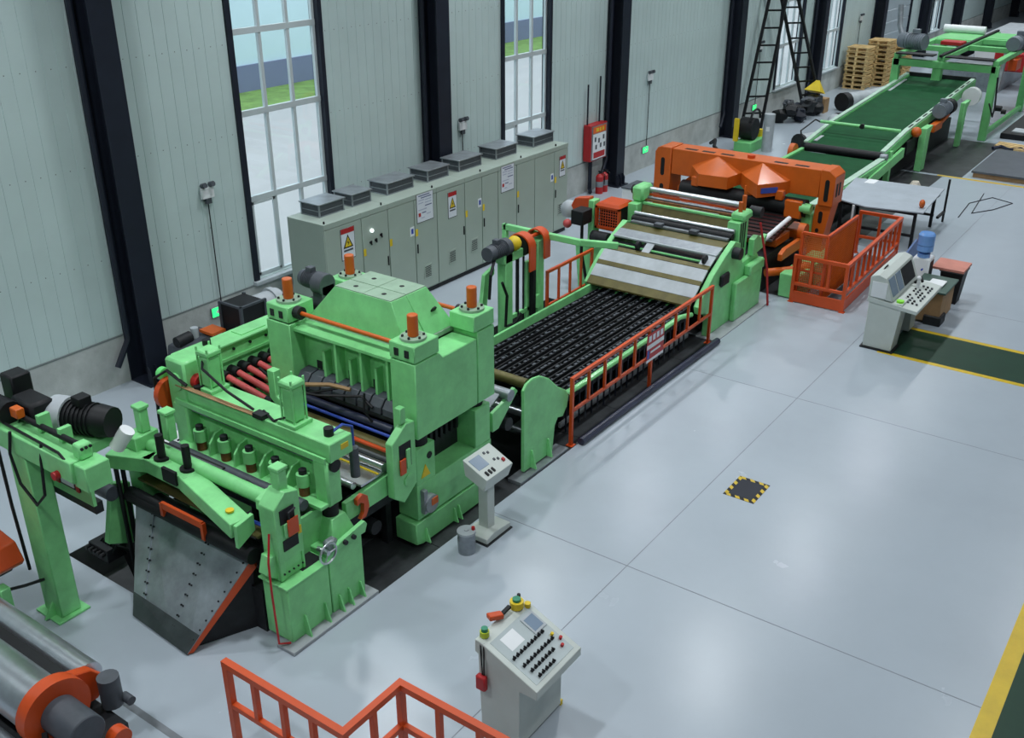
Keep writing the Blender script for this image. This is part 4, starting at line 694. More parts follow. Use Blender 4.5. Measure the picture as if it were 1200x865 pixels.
P('guard_top', t, RAILO, B().hull([(18.25, 10.25, 1.9), (18.9, 10.25, 1.9), (18.9, 10.85, 1.9), (18.25, 10.85, 1.9)], [(18.3, 10.3, 1.96), (18.85, 10.3, 1.96), (18.85, 10.8, 1.96), (18.3, 10.8, 1.96)])); P('guard_core', t, DARK, bx(18.36, 18.9, 10.3, 10.8, 1.35, 1.9)); P('guard_post', t, GREEN, bx(18.25, 18.5, 10.88, 11.02, .9, 1.98), .01); P('chain_cover', t, RAILO, B().prism([(11.04, 1.72), (11.5, 1.6), (11.52, 1.72), (11.4, 1.95), (11.04, 2.02)], 'x', 18.3, 18.5), .01); P('guard_motor', t, PALEM, B().sphere((18.4, 11.6, 1.65), .2)); P('pink_cap', t, PINK, B().sphere((18.1, 11.45, 1.42), .1)); P('bearing', t, DARK, cy((18.1, 10.4, 1.25), (18.1, 10.8, 1.25), .14, 16)); P('stand_foot', t, GREEN, B().prism([(10.2, 0), (11.2, 0), (11.3, 1.0), (11.0, 1.1), (10.9, .9), (10.2, 1.2)], 'x', 18.2, 18.3), .01)
t = T('operator_box', 'black control box on thin bent pole beside the roll stand', 'control box', (17.9, 10.75, 0))
P('box', t, BLACK, bx(17.75, 18.15, 10.85, 11.15, 1.55, 1.86), .015); P('pole', t, BLACK, B().tube([(17.95, 10.98, 1.55), (17.95, 10.98, .9), (17.98, 10.85, .25), (17.92, 10.8, .02)], .035, 10)); P('foot', t, DARK, cy((17.9, 10.8, 0), (17.9, 10.8, .02), .16, 18))

# ------------------------------------------------------------------ orange gantry machine
t = T('orange_gantry', 'large orange portal machine with two pyramid covers and slotted legs', 'machine', (22.3, 9.1, 0)); FX = 22.0
def slot(b, x, y, z0, z1, w):     # upright rounded slot on a -X face
    n = 8; pts = [(y + w * math.cos(math.pi * i / n), z1 - w + w * math.sin(math.pi * i / n)) for i in range(n + 1)] + [(y - w * math.cos(math.pi * i / n), z0 + w - w * math.sin(math.pi * i / n)) for i in range(n + 1)]
    return b.prism(pts, 'x', x - .006, x + .004)
P('beam', t, ORANGE, bx(FX, FX + .62, 7.3, 10.98, 1.78, 2.40), .012)
P('leg', t, ORANGE, B().prism([(10.99, .0), (11.42, .0), (11.42, 2.28), (11.36, 2.38), (11.28, 2.42), (10.99, 2.42)], 'x', FX - .03, FX + .6), .012)
P('leg', t, ORANGE, B().prism([(6.95, 1.62), (7.29, 1.62), (7.29, 2.42), (7.1, 2.42), (6.95, 2.30)], 'x', FX - .03, FX + .6), .012)
P('leg_lower', t, ORANGE, B().prism([(6.98, 1.61), (7.34, 1.61), (7.40, .95), (7.46, .0), (7.1, .0), (7.08, .95)], 'x', FX + .02, FX + .5), .012)
for y, z0, z1 in ((11.2, 1.72, 2.16), (11.2, 1.18, 1.52), (7.12, 1.72, 2.22)): P('slot', t, BLACK, slot(B(), FX - .03, y, z0, z1, .05))
P('slot', t, BLACK, slot(B(), FX + .02, 7.2, 1.2, 1.48, .045)); P('slot', t, BLACK, slot(B(), FX + .02, 7.24, .98, 1.08, .04))
for x in (22.1, 22.28): P('side_slot', t, BLACK, bx(x, x + .1, 6.944, 6.952, 1.82, 2.12))
for y in (10.55, 10.1, 9.62, 8.3, 7.8): P('top_slot', t, BLACK, bx(FX + .1, FX + .22, y - .16, y + .16, 2.40, 2.404))
P('top_knob', t, RAILO, cy((FX + .2, 9.05, 2.4), (FX + .2, 9.05, 2.47), .09, 16))
def cover(apex, ring, drop):
    b = B(); n = len(ring); k = [Vector(apex)] + [Vector(p) for p in ring] + [Vector(p) - Vector((0, 0, drop)) for p in ring]
    f = [(0, i + 1, i + 2) for i in range(n - 1)] + [(i + 1, i + 1 + n, i + 2 + n, i + 2) for i in range(n - 1)] + [tuple(range(n + 1, 2 * n + 1)), (0, n, 2 * n, n + 1, 1)]
    return b.add(k, f)
P('pyramid_cover', t, ORANGE, cover((FX, 9.78, 2.37), [(FX, 10.44, 2.06), (FX - .42, 10.05, 2.0), (FX - .42, 9.32, 2.02), (FX, 9.16, 2.08)], .28))
P('pyramid_cover', t, ORANGE, cover((FX, 8.68, 2.37), [(FX, 9.18, 2.08), (FX - .2, 9.0, 2.06), (FX - .62, 8.5, 2.02), (FX - .12, 8.02, 2.06), (FX, 7.98, 2.08)], .30))
P('name_plate', t, BLUE, B().hull([(FX - .555, 8.436, 1.82), (FX - .27, 8.164, 1.83), (FX - .27, 8.164, 1.95), (FX - .555, 8.436, 1.94)], [(FX - .57, 8.42, 1.82), (FX - .285, 8.148, 1.83), (FX - .285, 8.148, 1.95), (FX - .57, 8.42, 1.94)]))
for y, z in ((10.2, 1.72), (8.85, 1.72), (8.1, 1.72)): P('lug', t, ORANGE, bx(FX - .3, FX - .12, y - .09, y + .09, z - .06, z + .16), .015)
P('far_bracket', t, ORANGE, B().prism([(10.3, 1.3), (10.8, 1.3), (10.8, 1.5), (10.5, 1.78), (10.3, 1.78)], 'x', FX + .05, FX + .2), .01)
P('black_roll', t, BLACK, cy((FX - .1, 7.5, 1.52), (FX - .1, 10.6, 1.52), .2, 20)); P('dark_red_belt', t, mat('dark_red_belt', (.05, .012, .012), .4, var=.3), B().hull([(20.6, 7.7, 1.05), (FX, 7.7, 1.25), (FX, 9.3, 1.25), (20.6, 9.3, 1.05)], [(20.6, 7.7, 1.12), (FX, 7.7, 1.34), (FX, 9.3, 1.34), (20.6, 9.3, 1.12)])); P('white_sheet', t, PALEM, B().hull([(20.8, 9.35, 1.1), (FX, 9.35, 1.28), (FX, 10.3, 1.28), (20.8, 10.3, 1.1)], [(20.8, 9.35, 1.13), (FX, 9.35, 1.31), (FX, 10.3, 1.31), (20.8, 10.3, 1.13)]))
for q in range(7): P('belt_rib', t, DARK, bx(20.75 + q * .17, 20.79 + q * .17, 7.7, 9.3, 1.14 + q * .027, 1.17 + q * .027))
P('steel_lip', t, STEEL, bx(20.52, 20.6, 7.7, 9.3, 1.06, 1.1)); P('white_rail', t, WHITE, cy((20.2, 7.75, 1.2), (21.3, 7.65, 1.42), .05, 10))
P('orange_body', t, ORANGE, bx(FX - .1, FX + .5, 7.5, 10.9, .5, 1.0), .02); P('orange_arm', t, ORANGE, B().prism([(20.3, .75), (21.6, .75), (21.6, .98), (20.5, .98), (20.3, .9)], 'y', 7.35, 7.45), .01); P('orange_boss', t, ORANGE, cy((21.5, 7.45, 1.12), (21.5, 7.3, 1.12), .18, 18)); P('orange_boss', t, ORANGE, bx(20.8, 21.6, 7.7, 8.6, .85, 1.05), .02); P('drive_shaft', t, ORANGE, cy((20.1, 7.6, .5), (20.9, 6.95, .5), .09, 16)); P('shaft_collar', t, ORANGE, cy((20.65, 7.15, .5), (20.9, 6.95, .5), .15, 16)); P('dark_core', t, DARK, bx(20.2, 22.4, 7.7, 10.8, .02, .8)); P('green_body', t, GREEN, bx(FX - .1, FX + .3, 7.36, 7.6, .9, 1.4), .02); P('green_tube', t, GREEN, cy((FX - .2, 7.35, 1.55), (FX - .2, 7.6, 1.55), .12, 14)); P('green_foot', t, GREEN, bx(20.15, 22.4, 6.85, 7.3, .02, .55), .02); P('orange_stack', t, ORANGE, bx(FX - .3, FX - .02, 7.55, 7.95, 1.3, 1.7), .02)
P('red_crate', t, RAILO, bx(20.2, 21.4, 9.5, 10.3, .8, 1.02), .02)

# orange access platform with mesh cage
t = fence('access_platform', 'orange railed platform with mesh cage beside the orange portal machine', [(20.06, 6.95), (20.06, 5.84), (24.1, 5.95), (24.1, 6.9)], 1.02, .42, cat='platform', step=.42, r=.035)
P('kick_board', t, RAILO, bx(20.03, 20.07, 5.84, 6.95, .02, .26)); P('kick_board', t, RAILO, B().hull([(20.06, 5.82, .02), (24.1, 5.93, .02), (24.1, 5.97, .02), (20.06, 5.86, .02)], [(20.06, 5.82, .26), (24.1, 5.93, .26), (24.1, 5.97, .26), (20.06, 5.86, .26)])); P('deck', t, MOTORG, B().hull([(20.1, 5.9, 0), (24.0, 6.0, 0), (24.0, 6.8, 0), (20.1, 6.9, 0)], [(20.1, 5.9, .03), (24.0, 6.0, .03), (24.0, 6.8, .03), (20.1, 6.9, .03)]))
mc = P('cage_frame', t, RAILO, B().bar((20.15, 6.9, .03), (20.15, 6.9, 1.52), .06, .06).bar((20.15, 6.36, .03), (20.15, 6.36, 1.52), .06, .06).bar((22.0, 6.36, .03), (22.0, 6.36, 1.52), .06, .06).bar((20.15, 6.9, 1.52), (20.15, 6.36, 1.52), .06, .06).bar((20.15, 6.36, 1.52), (22.0, 6.36, 1.52), .06, .06).bar((20.15, 6.9, .7), (20.15, 6.36, .7), .04, .04), .004)
for q in range(16): P('mesh_wire', mc, ORANGE, cy((20.15, 6.39 + q * .033, .05), (20.15, 6.39 + q * .033, 1.5), .0075, 5))
for q in range(34): P('mesh_wire', mc, ORANGE, cy((20.15, 6.36, .1 + q * .042), (20.15, 6.9, .1 + q * .042), .0075, 5))
for q in range(40): P('mesh_wire', mc, ORANGE, cy((20.2 + q * .045, 6.36, .05), (20.2 + q * .045, 6.36, 1.5), .0075, 5))
for q in range(30): P('mesh_wire', mc, ORANGE, cy((20.15, 6.36, .1 + q * .048), (22.0, 6.36, .1 + q * .048), .0075, 5))

# ------------------------------------------------------------------ green belt conveyor
t = T('belt_conveyor', 'long inclined green belt conveyor with pale side rails', 'conveyor', (33, 9.4, 0)); CY0_, CY1_ = 8.3, 10.55
def slab(x0, z0, x1, z1, y0, y1, th): return B().hull([(x0, y0, z0 - th), (x1, y0, z1 - th), (x1, y1, z1 - th), (x0, y1, z0 - th)], [(x0, y0, z0), (x1, y0, z1), (x1, y1, z1), (x0, y1, z0)])
PALEG = mat('pale_worn_green', (.42, .60, .48), .45, var=.12)
P('lower_belt', t, BELT, slab(24.4, .86, 29.8, .92, CY0_ + .05, CY1_, .06)); P('lower_rail', t, PALEG, slab(24.4, .92, 30.0, .98, CY0_ - .16, CY0_ + .02, .05)); P('lower_skirt', t, GREEN2, slab(24.4, .87, 30.0, .93, CY0_ - .2, CY0_ - .14, .3)); P('lower_rail', t, GREEN2, slab(24.4, .92, 30.0, .98, CY1_, CY1_ + .12, .25))
P('upper_belt', t, BELT, slab(30.15, 1.05, 32.3, 1.3, CY0_ + .05, CY1_, .06)); P('upper_belt', t, BELT, slab(32.3, 1.3, 40.2, 1.76, CY0_ + .05, CY1_, .06))
P('end_roller', t, BLACK, cy((30.05, CY0_, 1.0), (30.05, CY1_, 1.0), .13, 18)); P('roller_nut', t, GREYST, cy((30.05, CY0_ - .2, 1.0), (30.05, CY0_, 1.0), .1, 12))
for y0, y1 in ((CY0_ - .1, CY0_ + .04), (CY1_ - .02, CY1_ + .1)):
    P('side_rail', t, PALEG, slab(30.1, 1.16, 32.3, 1.42, y0, y1, .05)); P('side_rail', t, PALEG, slab(32.3, 1.42, 40.3, 1.88, y0, y1, .05)); P('side_skirt', t, GREEN2, slab(30.1, 1.1, 32.3, 1.36, y0 - .02, y0 + .05, .25)); P('side_skirt', t, GREEN2, slab(32.3, 1.36, 40.3, 1.82, y0 - .02, y0 + .05, .25))
for q in range(10): P('rail_slot', t, BLACK, slab(32.5 + q * .75, 1.436 + q * .0432, 32.95 + q * .75, 1.462 + q * .0432, CY0_ - .06, CY0_ - .0, .004))
P('belt_edge', t, PALEM, slab(30.5, 1.12, 39.5, 1.74, CY1_ - .16, CY1_ - .06, .02)); P('cross_bar', t, GREEN, cy((31.4, CY0_ - .1, 1.52), (31.4, CY1_ + .1, 1.52), .05, 10)); P('bar_knob', t, DARK, cy((31.35, 9.35, 1.52), (31.45, 9.35, 1.52), .08, 10)); P('head_bar', t, DARK, bx(40.2, 40.3, CY0_ - .1, CY1_ + .1, 1.72, 1.9))
P('support_leg', t, GREEN, B().prism([(33.0, .02), (33.45, .02), (33.5, 1.15), (33.75, 1.35), (33.0, 1.35)], 'y', 7.85, 8.05), .01); P('support_leg', t, GREEN, bx(30.4, 30.6, 8.1, 8.25, .02, 1.1), .01); P('support_beam', t, GREEN, slab(28.2, .72, 31.6, 1.0, 8.05, 8.15, .28)); P('support_leg', t, GREEN, B().prism([(37.2, .02), (37.5, .02), (37.6, 1.3), (38.0, 1.5), (37.2, 1.5)], 'y', 7.75, 7.9), .01); P('support_leg', t, GREEN, bx(28.3, 28.5, 8.1, 8.25, .02, .8), .01)
P('under_box', t, DARK, bx(31.5, 38.5, 8.4, 10.4, .02, .75)); P('orange_tensioner', t, ORANGE, bx(34.0, 34.9, 7.85, 8.05, 1.05, 1.3), .02); P('orange_tensioner', t, ORANGE, B().bar((34.9, 7.9, 1.25), (36.0, 7.85, 1.5), .1, .1)); P('orange_cap', t, ORANGE, B().sphere((32.6, 8.05, 1.3), .16)); P('belt_plate', t, BLACK, bx(32.0, 34.8, 8.1, 8.15, .7, 1.1))
motor(t, (34.6, 7.95, 1.62), (1, 0, 0), .24, .9, MOTBLUE); P('gear_head', t, BLACK, cy((35.5, 7.95, 1.6), (35.9, 7.95, 1.6), .25, 16)); P('white_coil', t, WHITE, cy((38.3, 7.85, 1.55), (38.6, 7.85, 1.55), .3, 18)); P('far_leg', t, GREEN, bx(32.6, 32.8, 10.4, 10.6, .02, 1.25)); P('far_leg', t, GREEN, bx(37.6, 37.8, 10.4, 10.6, .02, 1.5))
P('orange_disc', t, ORANGE, cy((29.6, 10.7, .9), (29.6, 10.85, .9), .25, 20)); P('cable', t, BLACK, B().tube([(30.2, 10.72, .95), (30.3, 10.85, 1.4), (31.2, 10.75, 1.6), (31.6, 10.7, 1.45)], .025))

# far stacking frame
t = T('stacker_frame', 'green overhead stacking portal beyond the conveyor with grey motors', 'portal', (42, 9.4, 0))
for x, y in ((38.9, 7.35), (38.9, 10.7), (45.3, 7.4), (45.3, 10.7)): P('portal_post', t, GREEN2, bx(x - .12, x + .14, y - .13, y + .13, 0, 2.55), .02)
for x in (38.9, 45.3): P('portal_beam', t, GREEN2, bx(x - .12, x + .14, 7.3, 10.8, 2.3, 2.55), .02)
for y in (7.35, 9.15, 10.7): P('long_beam', t, GREEN2, bx(38.8, 47.5, y - .1, y + .1, 2.55, 2.72), .01)
P('sill_beam', t, GREEN2, bx(38.9, 45.3, 7.3, 7.42, .12, .26)); P('slide_rail', t, BLACK, bx(38.6, 47.5, 9.1, 9.2, 2.72, 2.8)); [P('cross_beam', t, GREEN2, bx(x, x + .22, y0, y1, 2.56, 2.74), .01) for x, y0, y1 in ((41.3, 9.25, 10.6), (43.4, 9.25, 10.6), (45.9, 9.25, 10.6), (42.2, 7.45, 9.05), (44.4, 7.45, 9.05), (46.6, 7.45, 9.05))]; P('cover_sheet', t, GREEN2, bx(44.6, 46.6, 7.5, 9.0, 2.72, 2.76)); P('cover_sheet', t, GREEN2, bx(43.6, 45.9, 9.3, 10.6, 2.72, 2.76)); P('rail_strip', t, BLACK, bx(38.6, 39.1, 9.4, 10.7, 2.72, 2.76)); P('rail_strip', t, BLACK, bx(38.6, 39.1, 7.4, 9.0, 2.72, 2.76)); P('white_roll', t, WHITE, cy((45.8, 9.3, 2.9), (45.8, 10.9, 2.9), .16, 16)); P('hanger', t, GREEN2, bx(38.8, 39.1, 9.1, 9.4, 1.9, 2.3)); P('red_carriage', t, RED, bx(41.8, 42.4, 9.2, 10.0, 2.74, 2.88), .02); P('orange_bracket', t, RAILO, bx(41.2, 42.0, 7.1, 7.4, 2.1, 2.5), .02); P('control_unit', t, BLACK, B().cyl((39.2, 7.15, 1.1), (39.2, 6.95, 1.1), .1, 10).cyl((39.2, 6.8, 1.0), (39.2, 6.95, 1.0), .08, 10)); P('hose', t, BLACK, B().tube([(38.8, 7.2, 2.2), (38.75, 7.1, 1.2), (38.6, 7.1, .9), (38.2, 7.2, 1.4)], .03))
motor(t, (40.0, 10.1, 3.0), (.3, .95, 0), .3, 1.0, MOTBLUE); motor(t, (42.6, 7.3, 2.98), (-.9, .1, 0), .28, 1.1, MOTBLUE); P('gear_head', t, BLACK, cy((42.6, 7.3, 2.98), (43.1, 7.3, 2.98), .33, 16))
P('exhaust_pipe', t, GREYST, B().tube([(40.3, 11.0, 3.1), (40.4, 11.2, 3.5), (40.5, 11.3, 4.2)], .1, 10))
P('far_strut', t, GREYST, B().bar((44.5, 8.2, .8), (44.9, 8.2, 2.3), .12, .2)); P('far_strut', t, GREYST, B().bar((48.0, 6.9, .8), (48.4, 6.9, 2.3), .12, .2))

# ------------------------------------------------------------------ covered work table with sheet, behind the platform
t = T('work_table', 'black framed work table covered by a grey sheet', 'table', (26.6, 6.8, 0))
P('grey_sheet', t, mat('grey_sheet_cover', (.34, .39, .44), .5, var=.12, scale=1.5), B().hull([(25.0, 5.7, .955), (27.5, 5.85, .97), (27.3, 8.1, .97), (25.0, 7.85, .97), (24.7, 7.0, .965)], [(25.0, 5.7, .985), (27.5, 5.85, 1.0), (27.3, 8.1, 1.0), (25.0, 7.85, 1.0), (24.7, 7.0, .995)]))
for x, y in ((25.15, 5.9), (27.3, 6.0), (25.1, 7.7), (27.2, 7.9)): P('leg', t, BLACK, bx(x - .035, x + .035, y - .035, y + .035, 0, .955))
P('apron', t, BLACK, bx(25.15, 27.3, 5.88, 5.94, .85, .93)); P('apron', t, BLACK, bx(25.1, 25.16, 5.9, 7.7, .85, .93)); P('lower_rail', t, BLACK, bx(27.25, 27.3, 5.95, 7.9, .3, .36)); P('lower_rail', t, BLACK, bx(25.1, 25.16, 5.9, 7.7, .3, .36)); P('side_pole', t, BLACK, cy((27.95, 5.85, 0), (27.95, 5.85, 1.15), .03, 8)); P('rear_rail', t, BLACK, bx(27.28, 27.98, 5.82, 5.88, .25, .31)); P('white_pole', t, WHITE, cy((24.75, 7.3, 0), (24.75, 7.3, .965), .03, 8))
b_ = one('paper_note', 'white paper note lying on the grey covered table', 'paper', WHITE, bx(26.9, 27.35, 7.5, 7.75, 1.001, 1.006), (27.1, 7.6, 1.0)); one('clip_light', 'orange and black clip light on the corner of the covered table', 'light', ORANGE, B().sphere((25.4, 5.85, 1.09), .09, sq=(1, .8, 1.2)), (25.4, 5.85, .98))
one('plastic_bundle', 'crumpled translucent plastic bundle on floor behind the covered table', 'bundle', PLASTIC, B().hull([(29.6 + .6 * math.cos(i), 7.1 + .4 * math.sin(i), 0) for i in [k * .785 for k in range(8)]], [(29.6 + .12 * math.cos(i), 7.1 + .1 * math.sin(i), .55) for i in [k * .785 for k in range(8)]]), (29.6, 7.1, 0))
t = T('steel_plate_stack', 'dark grey steel plate resting on a low yellow edged stack', 'plate', (35, 5, 0)); P('top_plate', t, mat('blue_grey_plate', (.10, .115, .14), .4, metal=.4, var=.15), bx(33.3, 36.9, 2.6, 6.4, .14, .2)); P('packing', t, CARD, bx(33.35, 36.85, 2.65, 6.35, 0, .14)); 
for a, b_, c in ((34.9, 4.9, .4), (34.2, 4.6, .5), (34.0, 4.1, .3)): P('scratch_mark', t, WHITE, B().bar((a, b_, .201), (a + c, b_ + .02, .201), .03, .002))
t = T('dark_mat_stack', 'black folded mats and pallets beside the far portal post', 'mats', (41, 5.6, 0)); P('mat_sheet', t, BLACK, bx(39.6, 44.0, 5.3, 6.9, 0, .2), .02); P('mat_sheet', t, DARK, bx(38.4, 41.0, 3.6, 5.2, 0, .3), .02); P('pale_strip', t, PALEM, bx(39.9, 40.6, 5.2, 6.6, .2, .24)); P('black_drum', t, BLACK, B().sphere((42.4, 4.6, .5), .6, sq=(1.2, .9, .8)))
t = T('timber_battens', 'loose timber battens on the floor near the far portal', 'timber', (38.0, 6.3, 0))
for q in range(4): P('batten', t, WOOD, B().bar((37.6 + q * .25, 5.2, .05), (38.0 + q * .2, 6.7, .05), .12, .09))
one('floor_hose', 'dark hose and blue cloth lying on floor by the portal post', 'hose', NAVYB, B().tube([(37.6, 6.7, .05), (37.9, 6.5, .08), (37.7, 6.2, .05), (38.0, 5.9, .06), (37.6, 5.6, .05)], .06), (37.8, 6.2, 0))
one('loose_cable', 'thin dark cable looped on the floor by the covered table', 'cable', BLACK, B().tube([(28.6, 5.6, .012), (30.2, 5.7, .012), (31.2, 5.3, .012), (30.9, 4.7, .012), (29.9, 5.0, .012), (29.2, 5.4, .012), (31.5, 5.6, .012)], .012), (30, 5.3, 0))

# ------------------------------------------------------------------ operator desk on the right with water dispenser
t = T('control_desk', 'off-white two level control desk with sloped key panel and three screens', 'desk', (19.2, 4.5, 0))
P('pedestal', t, CONSOLE, B().prism([(4.38, .03), (4.92, .03), (4.92, 1.0), (4.30, 1.0)], 'x', 18.56, 18.98), .008); P('pedestal', t, CONSOLE, bx(19.75, 20.15, 4.38, 4.9, .03, 1.0), .008); P('kick_base', t, DARK, bx(18.52, 19.0, 4.34, 4.96, 0, .03)); P('modesty_panel', t, CONSOLE, bx(18.98, 19.75, 4.80, 4.9, .03, 1.0)); 
P('desk_top', t, CONSOLE, B().prism([(4.02, .86), (4.95, .94), (4.95, 1.05), (4.02, .93)], 'x', 18.54, 20.25), .008); P('upper_case', t, CONSOLE, B().prism([(4.48, 1.02), (4.95, 1.05), (4.95, 1.45), (4.80, 1.5), (4.66, 1.45)], 'x', 18.54, 20.2), .01)
for a, b_ in ((18.62, 18.95), (19.02, 19.3), (19.36, 20.05)): P('screen', t, SCREEN if a < 19.3 else DARK, B().hull([(a, 4.51, 1.09), (b_, 4.51, 1.09), (b_, 4.644, 1.41), (a, 4.644, 1.41)], [(a, 4.50, 1.094), (b_, 4.50, 1.094), (b_, 4.634, 1.414), (a, 4.634, 1.414)]))
for r_ in range(4):
    for q in range(9):
        if (r_ * 3 + q) % 4 != 1: x, y = 18.85 + q * .13, 4.12 + r_ * .08; P('key', t, BLACK if r_ % 2 else MOTORG, cy((x, y, .944 + r_ * .008), (x, y, .975 + r_ * .008), .022, 8))
P('green_button', t, mat('lime_button', (.25, .75, .04), .4), cy((18.68, 4.38, .97), (18.68, 4.38, 1.04), .07, 14)); P('joystick', t, WHITE, B().cyl((19.75, 4.36, .97), (19.75, 4.36, 1.15), .03, 8).sphere((19.75, 4.36, 1.17), .045)); P('joystick', t, BLACK, B().tube([(19.9, 4.46, 1.0), (19.95, 4.36, 1.12), (19.8, 4.3, 1.1)], .03)); P('lifting_handle', t, BLACK, B().tube([(18.95, 4.84, 1.48), (19.0, 4.82, 1.53), (19.1, 4.82, 1.53), (19.15, 4.84, 1.48)], .014)); P('side_vent', t, WHITE, bx(18.53, 18.541, 4.62, 4.9, 1.06, 1.36)); P('side_socket', t, BLACK, bx(18.99, 19.02, 4.9, 4.97, .4, .5))
t = T('side_cabinet', 'low brown cabinet with green top beside the control desk', 'cabinet', (20.9, 4.3, 0)); P('body', t, CARD, bx(20.45, 21.4, 4.0, 4.6, .05, .68), .01); P('top', t, mat('dark_green_top', (.05, .10, .08), .5), bx(20.42, 21.45, 3.95, 4.65, .68, .72), .006); P('base', t, DARK, bx(20.4, 20.8, 3.95, 4.3, 0, .2), .02)
t = T('water_dispenser', 'white bottled water dispenser with blue bottle behind the desk', 'dispenser', (21.6, 4.72, 0)); P('body', t, WHITE, bx(21.48, 21.84, 4.58, 4.94, 0, 1.02), .03); P('side_grille', t, BLACK, bx(21.5, 21.75, 4.57, 4.58, .6, .95)); P('collar', t, BWATER, cy((21.6, 4.76, 1.02), (21.6, 4.76, 1.1), .13, 18)); P('bottle', t, BWATER, B().cyl((21.6, 4.76, 1.1), (21.6, 4.76, 1.16), .08, 20, .17).cyl((21.6, 4.76, 1.16), (21.6, 4.76, 1.28), .17, 20).cyl((21.6, 4.76, 1.29), (21.6, 4.76, 1.5), .17, 20).cyl((21.6, 4.76, 1.5), (21.6, 4.76, 1.54), .17, 20, .14)); P('drip_tray', t, PALEM, bx(21.36, 21.42, 4.64, 4.88, .55, .58)); P('tap', t, BLUE, cy((21.42, 4.7, .8), (21.36, 4.7, .8), .02, 8))
t = T('waste_bin', 'tall black open waste bin behind the desk', 'bin', (22.1, 4.2, 0)); P('bucket', t, BLACK, B().hull([(21.9, 4.02, 0), (22.25, 4.02, 0), (22.25, 4.36, 0), (21.9, 4.36, 0)], [(21.84, 3.96, .7), (22.31, 3.96, .7), (22.31, 4.42, .7), (21.84, 4.42, .7)])); P('rim', t, MOTORG, bx(21.82, 22.33, 3.94, 4.44, .70, .73))
one('pink_box', 'flat pink cardboard box lying on the black waste bin', 'box', mat('pink_card', (.55, .22, .17), .7), bx(21.8, 22.5, 3.95, 4.6, .731, .78), (22.1, 4.3, .73))
one('blue_board', 'blue board leaning behind the control desk', 'board', mat('blue_board_paint', (.07, .13, .30), .5), B().hull([(21.9, 5.1, 0), (23.6, 5.25, 0), (23.6, 5.3, 0), (21.9, 5.15, 0)], [(21.9, 5.25, .75), (23.6, 5.4, .75), (23.6, 5.44, .75), (21.9, 5.29, .75)]), (22.7, 5.2, 0))
one('desk_papers', 'white papers and cloth on the green topped cabinet', 'papers', WHITE, B().box(20.5, 20.95, 4.2, 4.55, .721, .74).box(20.7, 21.1, 4.1, 4.4, .74, .76), (20.8, 4.3, .72), .01)

# floor hatch
t = T('floor_hatch', 'dark square floor hatch with yellow and black hazard border', 'hatch', (12.4, 4.6, 0))
hc = [G(848, 577), G(868.5, 557.5), G(904, 570.5), G(880.5, 592.5)]
x0, x1, y0, y1 = 12.09, 12.70, 4.36, 4.84
P('hatch_plate', t, NAVY, bx(x0 + .06, x1 - .06, y0 + .06, y1 - .06, 0, .006)); P('black_border', t, BLACK, bx(x0, x1, y0, y1, 0, .004))
for q in range(4):
    a = x0 + .02 + q * .155
    for y in (y0, y1 - .06): P('yellow_stripe', t, FLOORY, B().prism([(a, y), (a + .075, y), (a + .115, y + .06), (a + .04, y + .06)], 'z', .004, .0055))
for q in range(3):
    a = y0 + .07 + q * .14
    for x in (x0, x1 - .06): P('yellow_stripe', t, FLOORY, B().prism([(x, a), (x, a + .07), (x + .06, a + .11), (x + .06, a + .04)], 'z', .004, .0055))

# pedestal console by the press and the bin beside it
t = T('pedestal_console', 'slim white pedestal console with small display beside the press', 'console', (9.4, 7.0, 0))
P('foot', t, CONSOLE, B().prism([(9.02, .02), (9.56, .02), (9.56, .1), (9.2, .14), (9.02, .1)], 'y', 6.86, 7.22), .008); P('foot_base', t, DARK, bx(9.0, 9.58, 6.84, 7.24, 0, .02)); P('column', t, CONSOLE, bx(9.2, 9.36, 6.98, 7.14, .1, 1.0), .008)
hd = P('head_box', t, CONSOLE, B().hull([(9.0, 6.88, .86), (9.54, 6.88, .86), (9.54, 7.2, 1.0), (9.0, 7.2, 1.0)], [(8.98, 6.82, 1.06), (9.56, 6.82, 1.06), (9.56, 7.22, 1.24), (8.98, 7.22, 1.24)]), .006)
def on_head(a, b_, c, d, m_, n_, h=.006):
    zz_ = lambda y: 1.06 + (y - 6.82) * .45
    P(n_, hd, m_, B().hull([(a, c, zz_(c)), (b_, c, zz_(c)), (b_, d, zz_(d)), (a, d, zz_(d))], [(a, c, zz_(c) + h), (b_, c, zz_(c) + h), (b_, d, zz_(d) + h), (a, d, zz_(d) + h)]))
on_head(9.03, 9.25, 6.98, 7.16, SCREEN, 'display')
for a, c in ((9.06, 6.86), (9.13, 6.86), (9.2, 6.86)): on_head(a, a + .03, c, c + .06, BLACK, 'toggle', .02)
for a, c in ((9.32, 7.12), (9.38, 7.1), (9.36, 6.98), (9.42, 6.96)): on_head(a, a + .03, c, c + .03, MOTORG, 'button', .015)
on_head(9.46, 9.5, 6.9, 6.94, RED, 'stop_button', .03)
t = T('metal_can', 'small galvanised lidded can on the floor beside the pedestal console', 'can', (8.78, 7.02, 0)); P('body', t, GREYST, B().cyl((8.78, 7.02, 0), (8.78, 7.02, .3), .12, 24)); P('lid', t, PALEM, B().cyl((8.78, 7.02, .3), (8.78, 7.02, .33), .128, 24).cyl((8.78, 7.02, .33), (8.78, 7.02, .345), .03, 10)); P('rib', t, GREYST, cy((8.78, 7.02, .2), (8.78, 7.02, .215), .124, 24)); P('red_plug', t, RED, cy((8.85, 6.96, .33), (8.85, 6.96, .37), .025, 8))

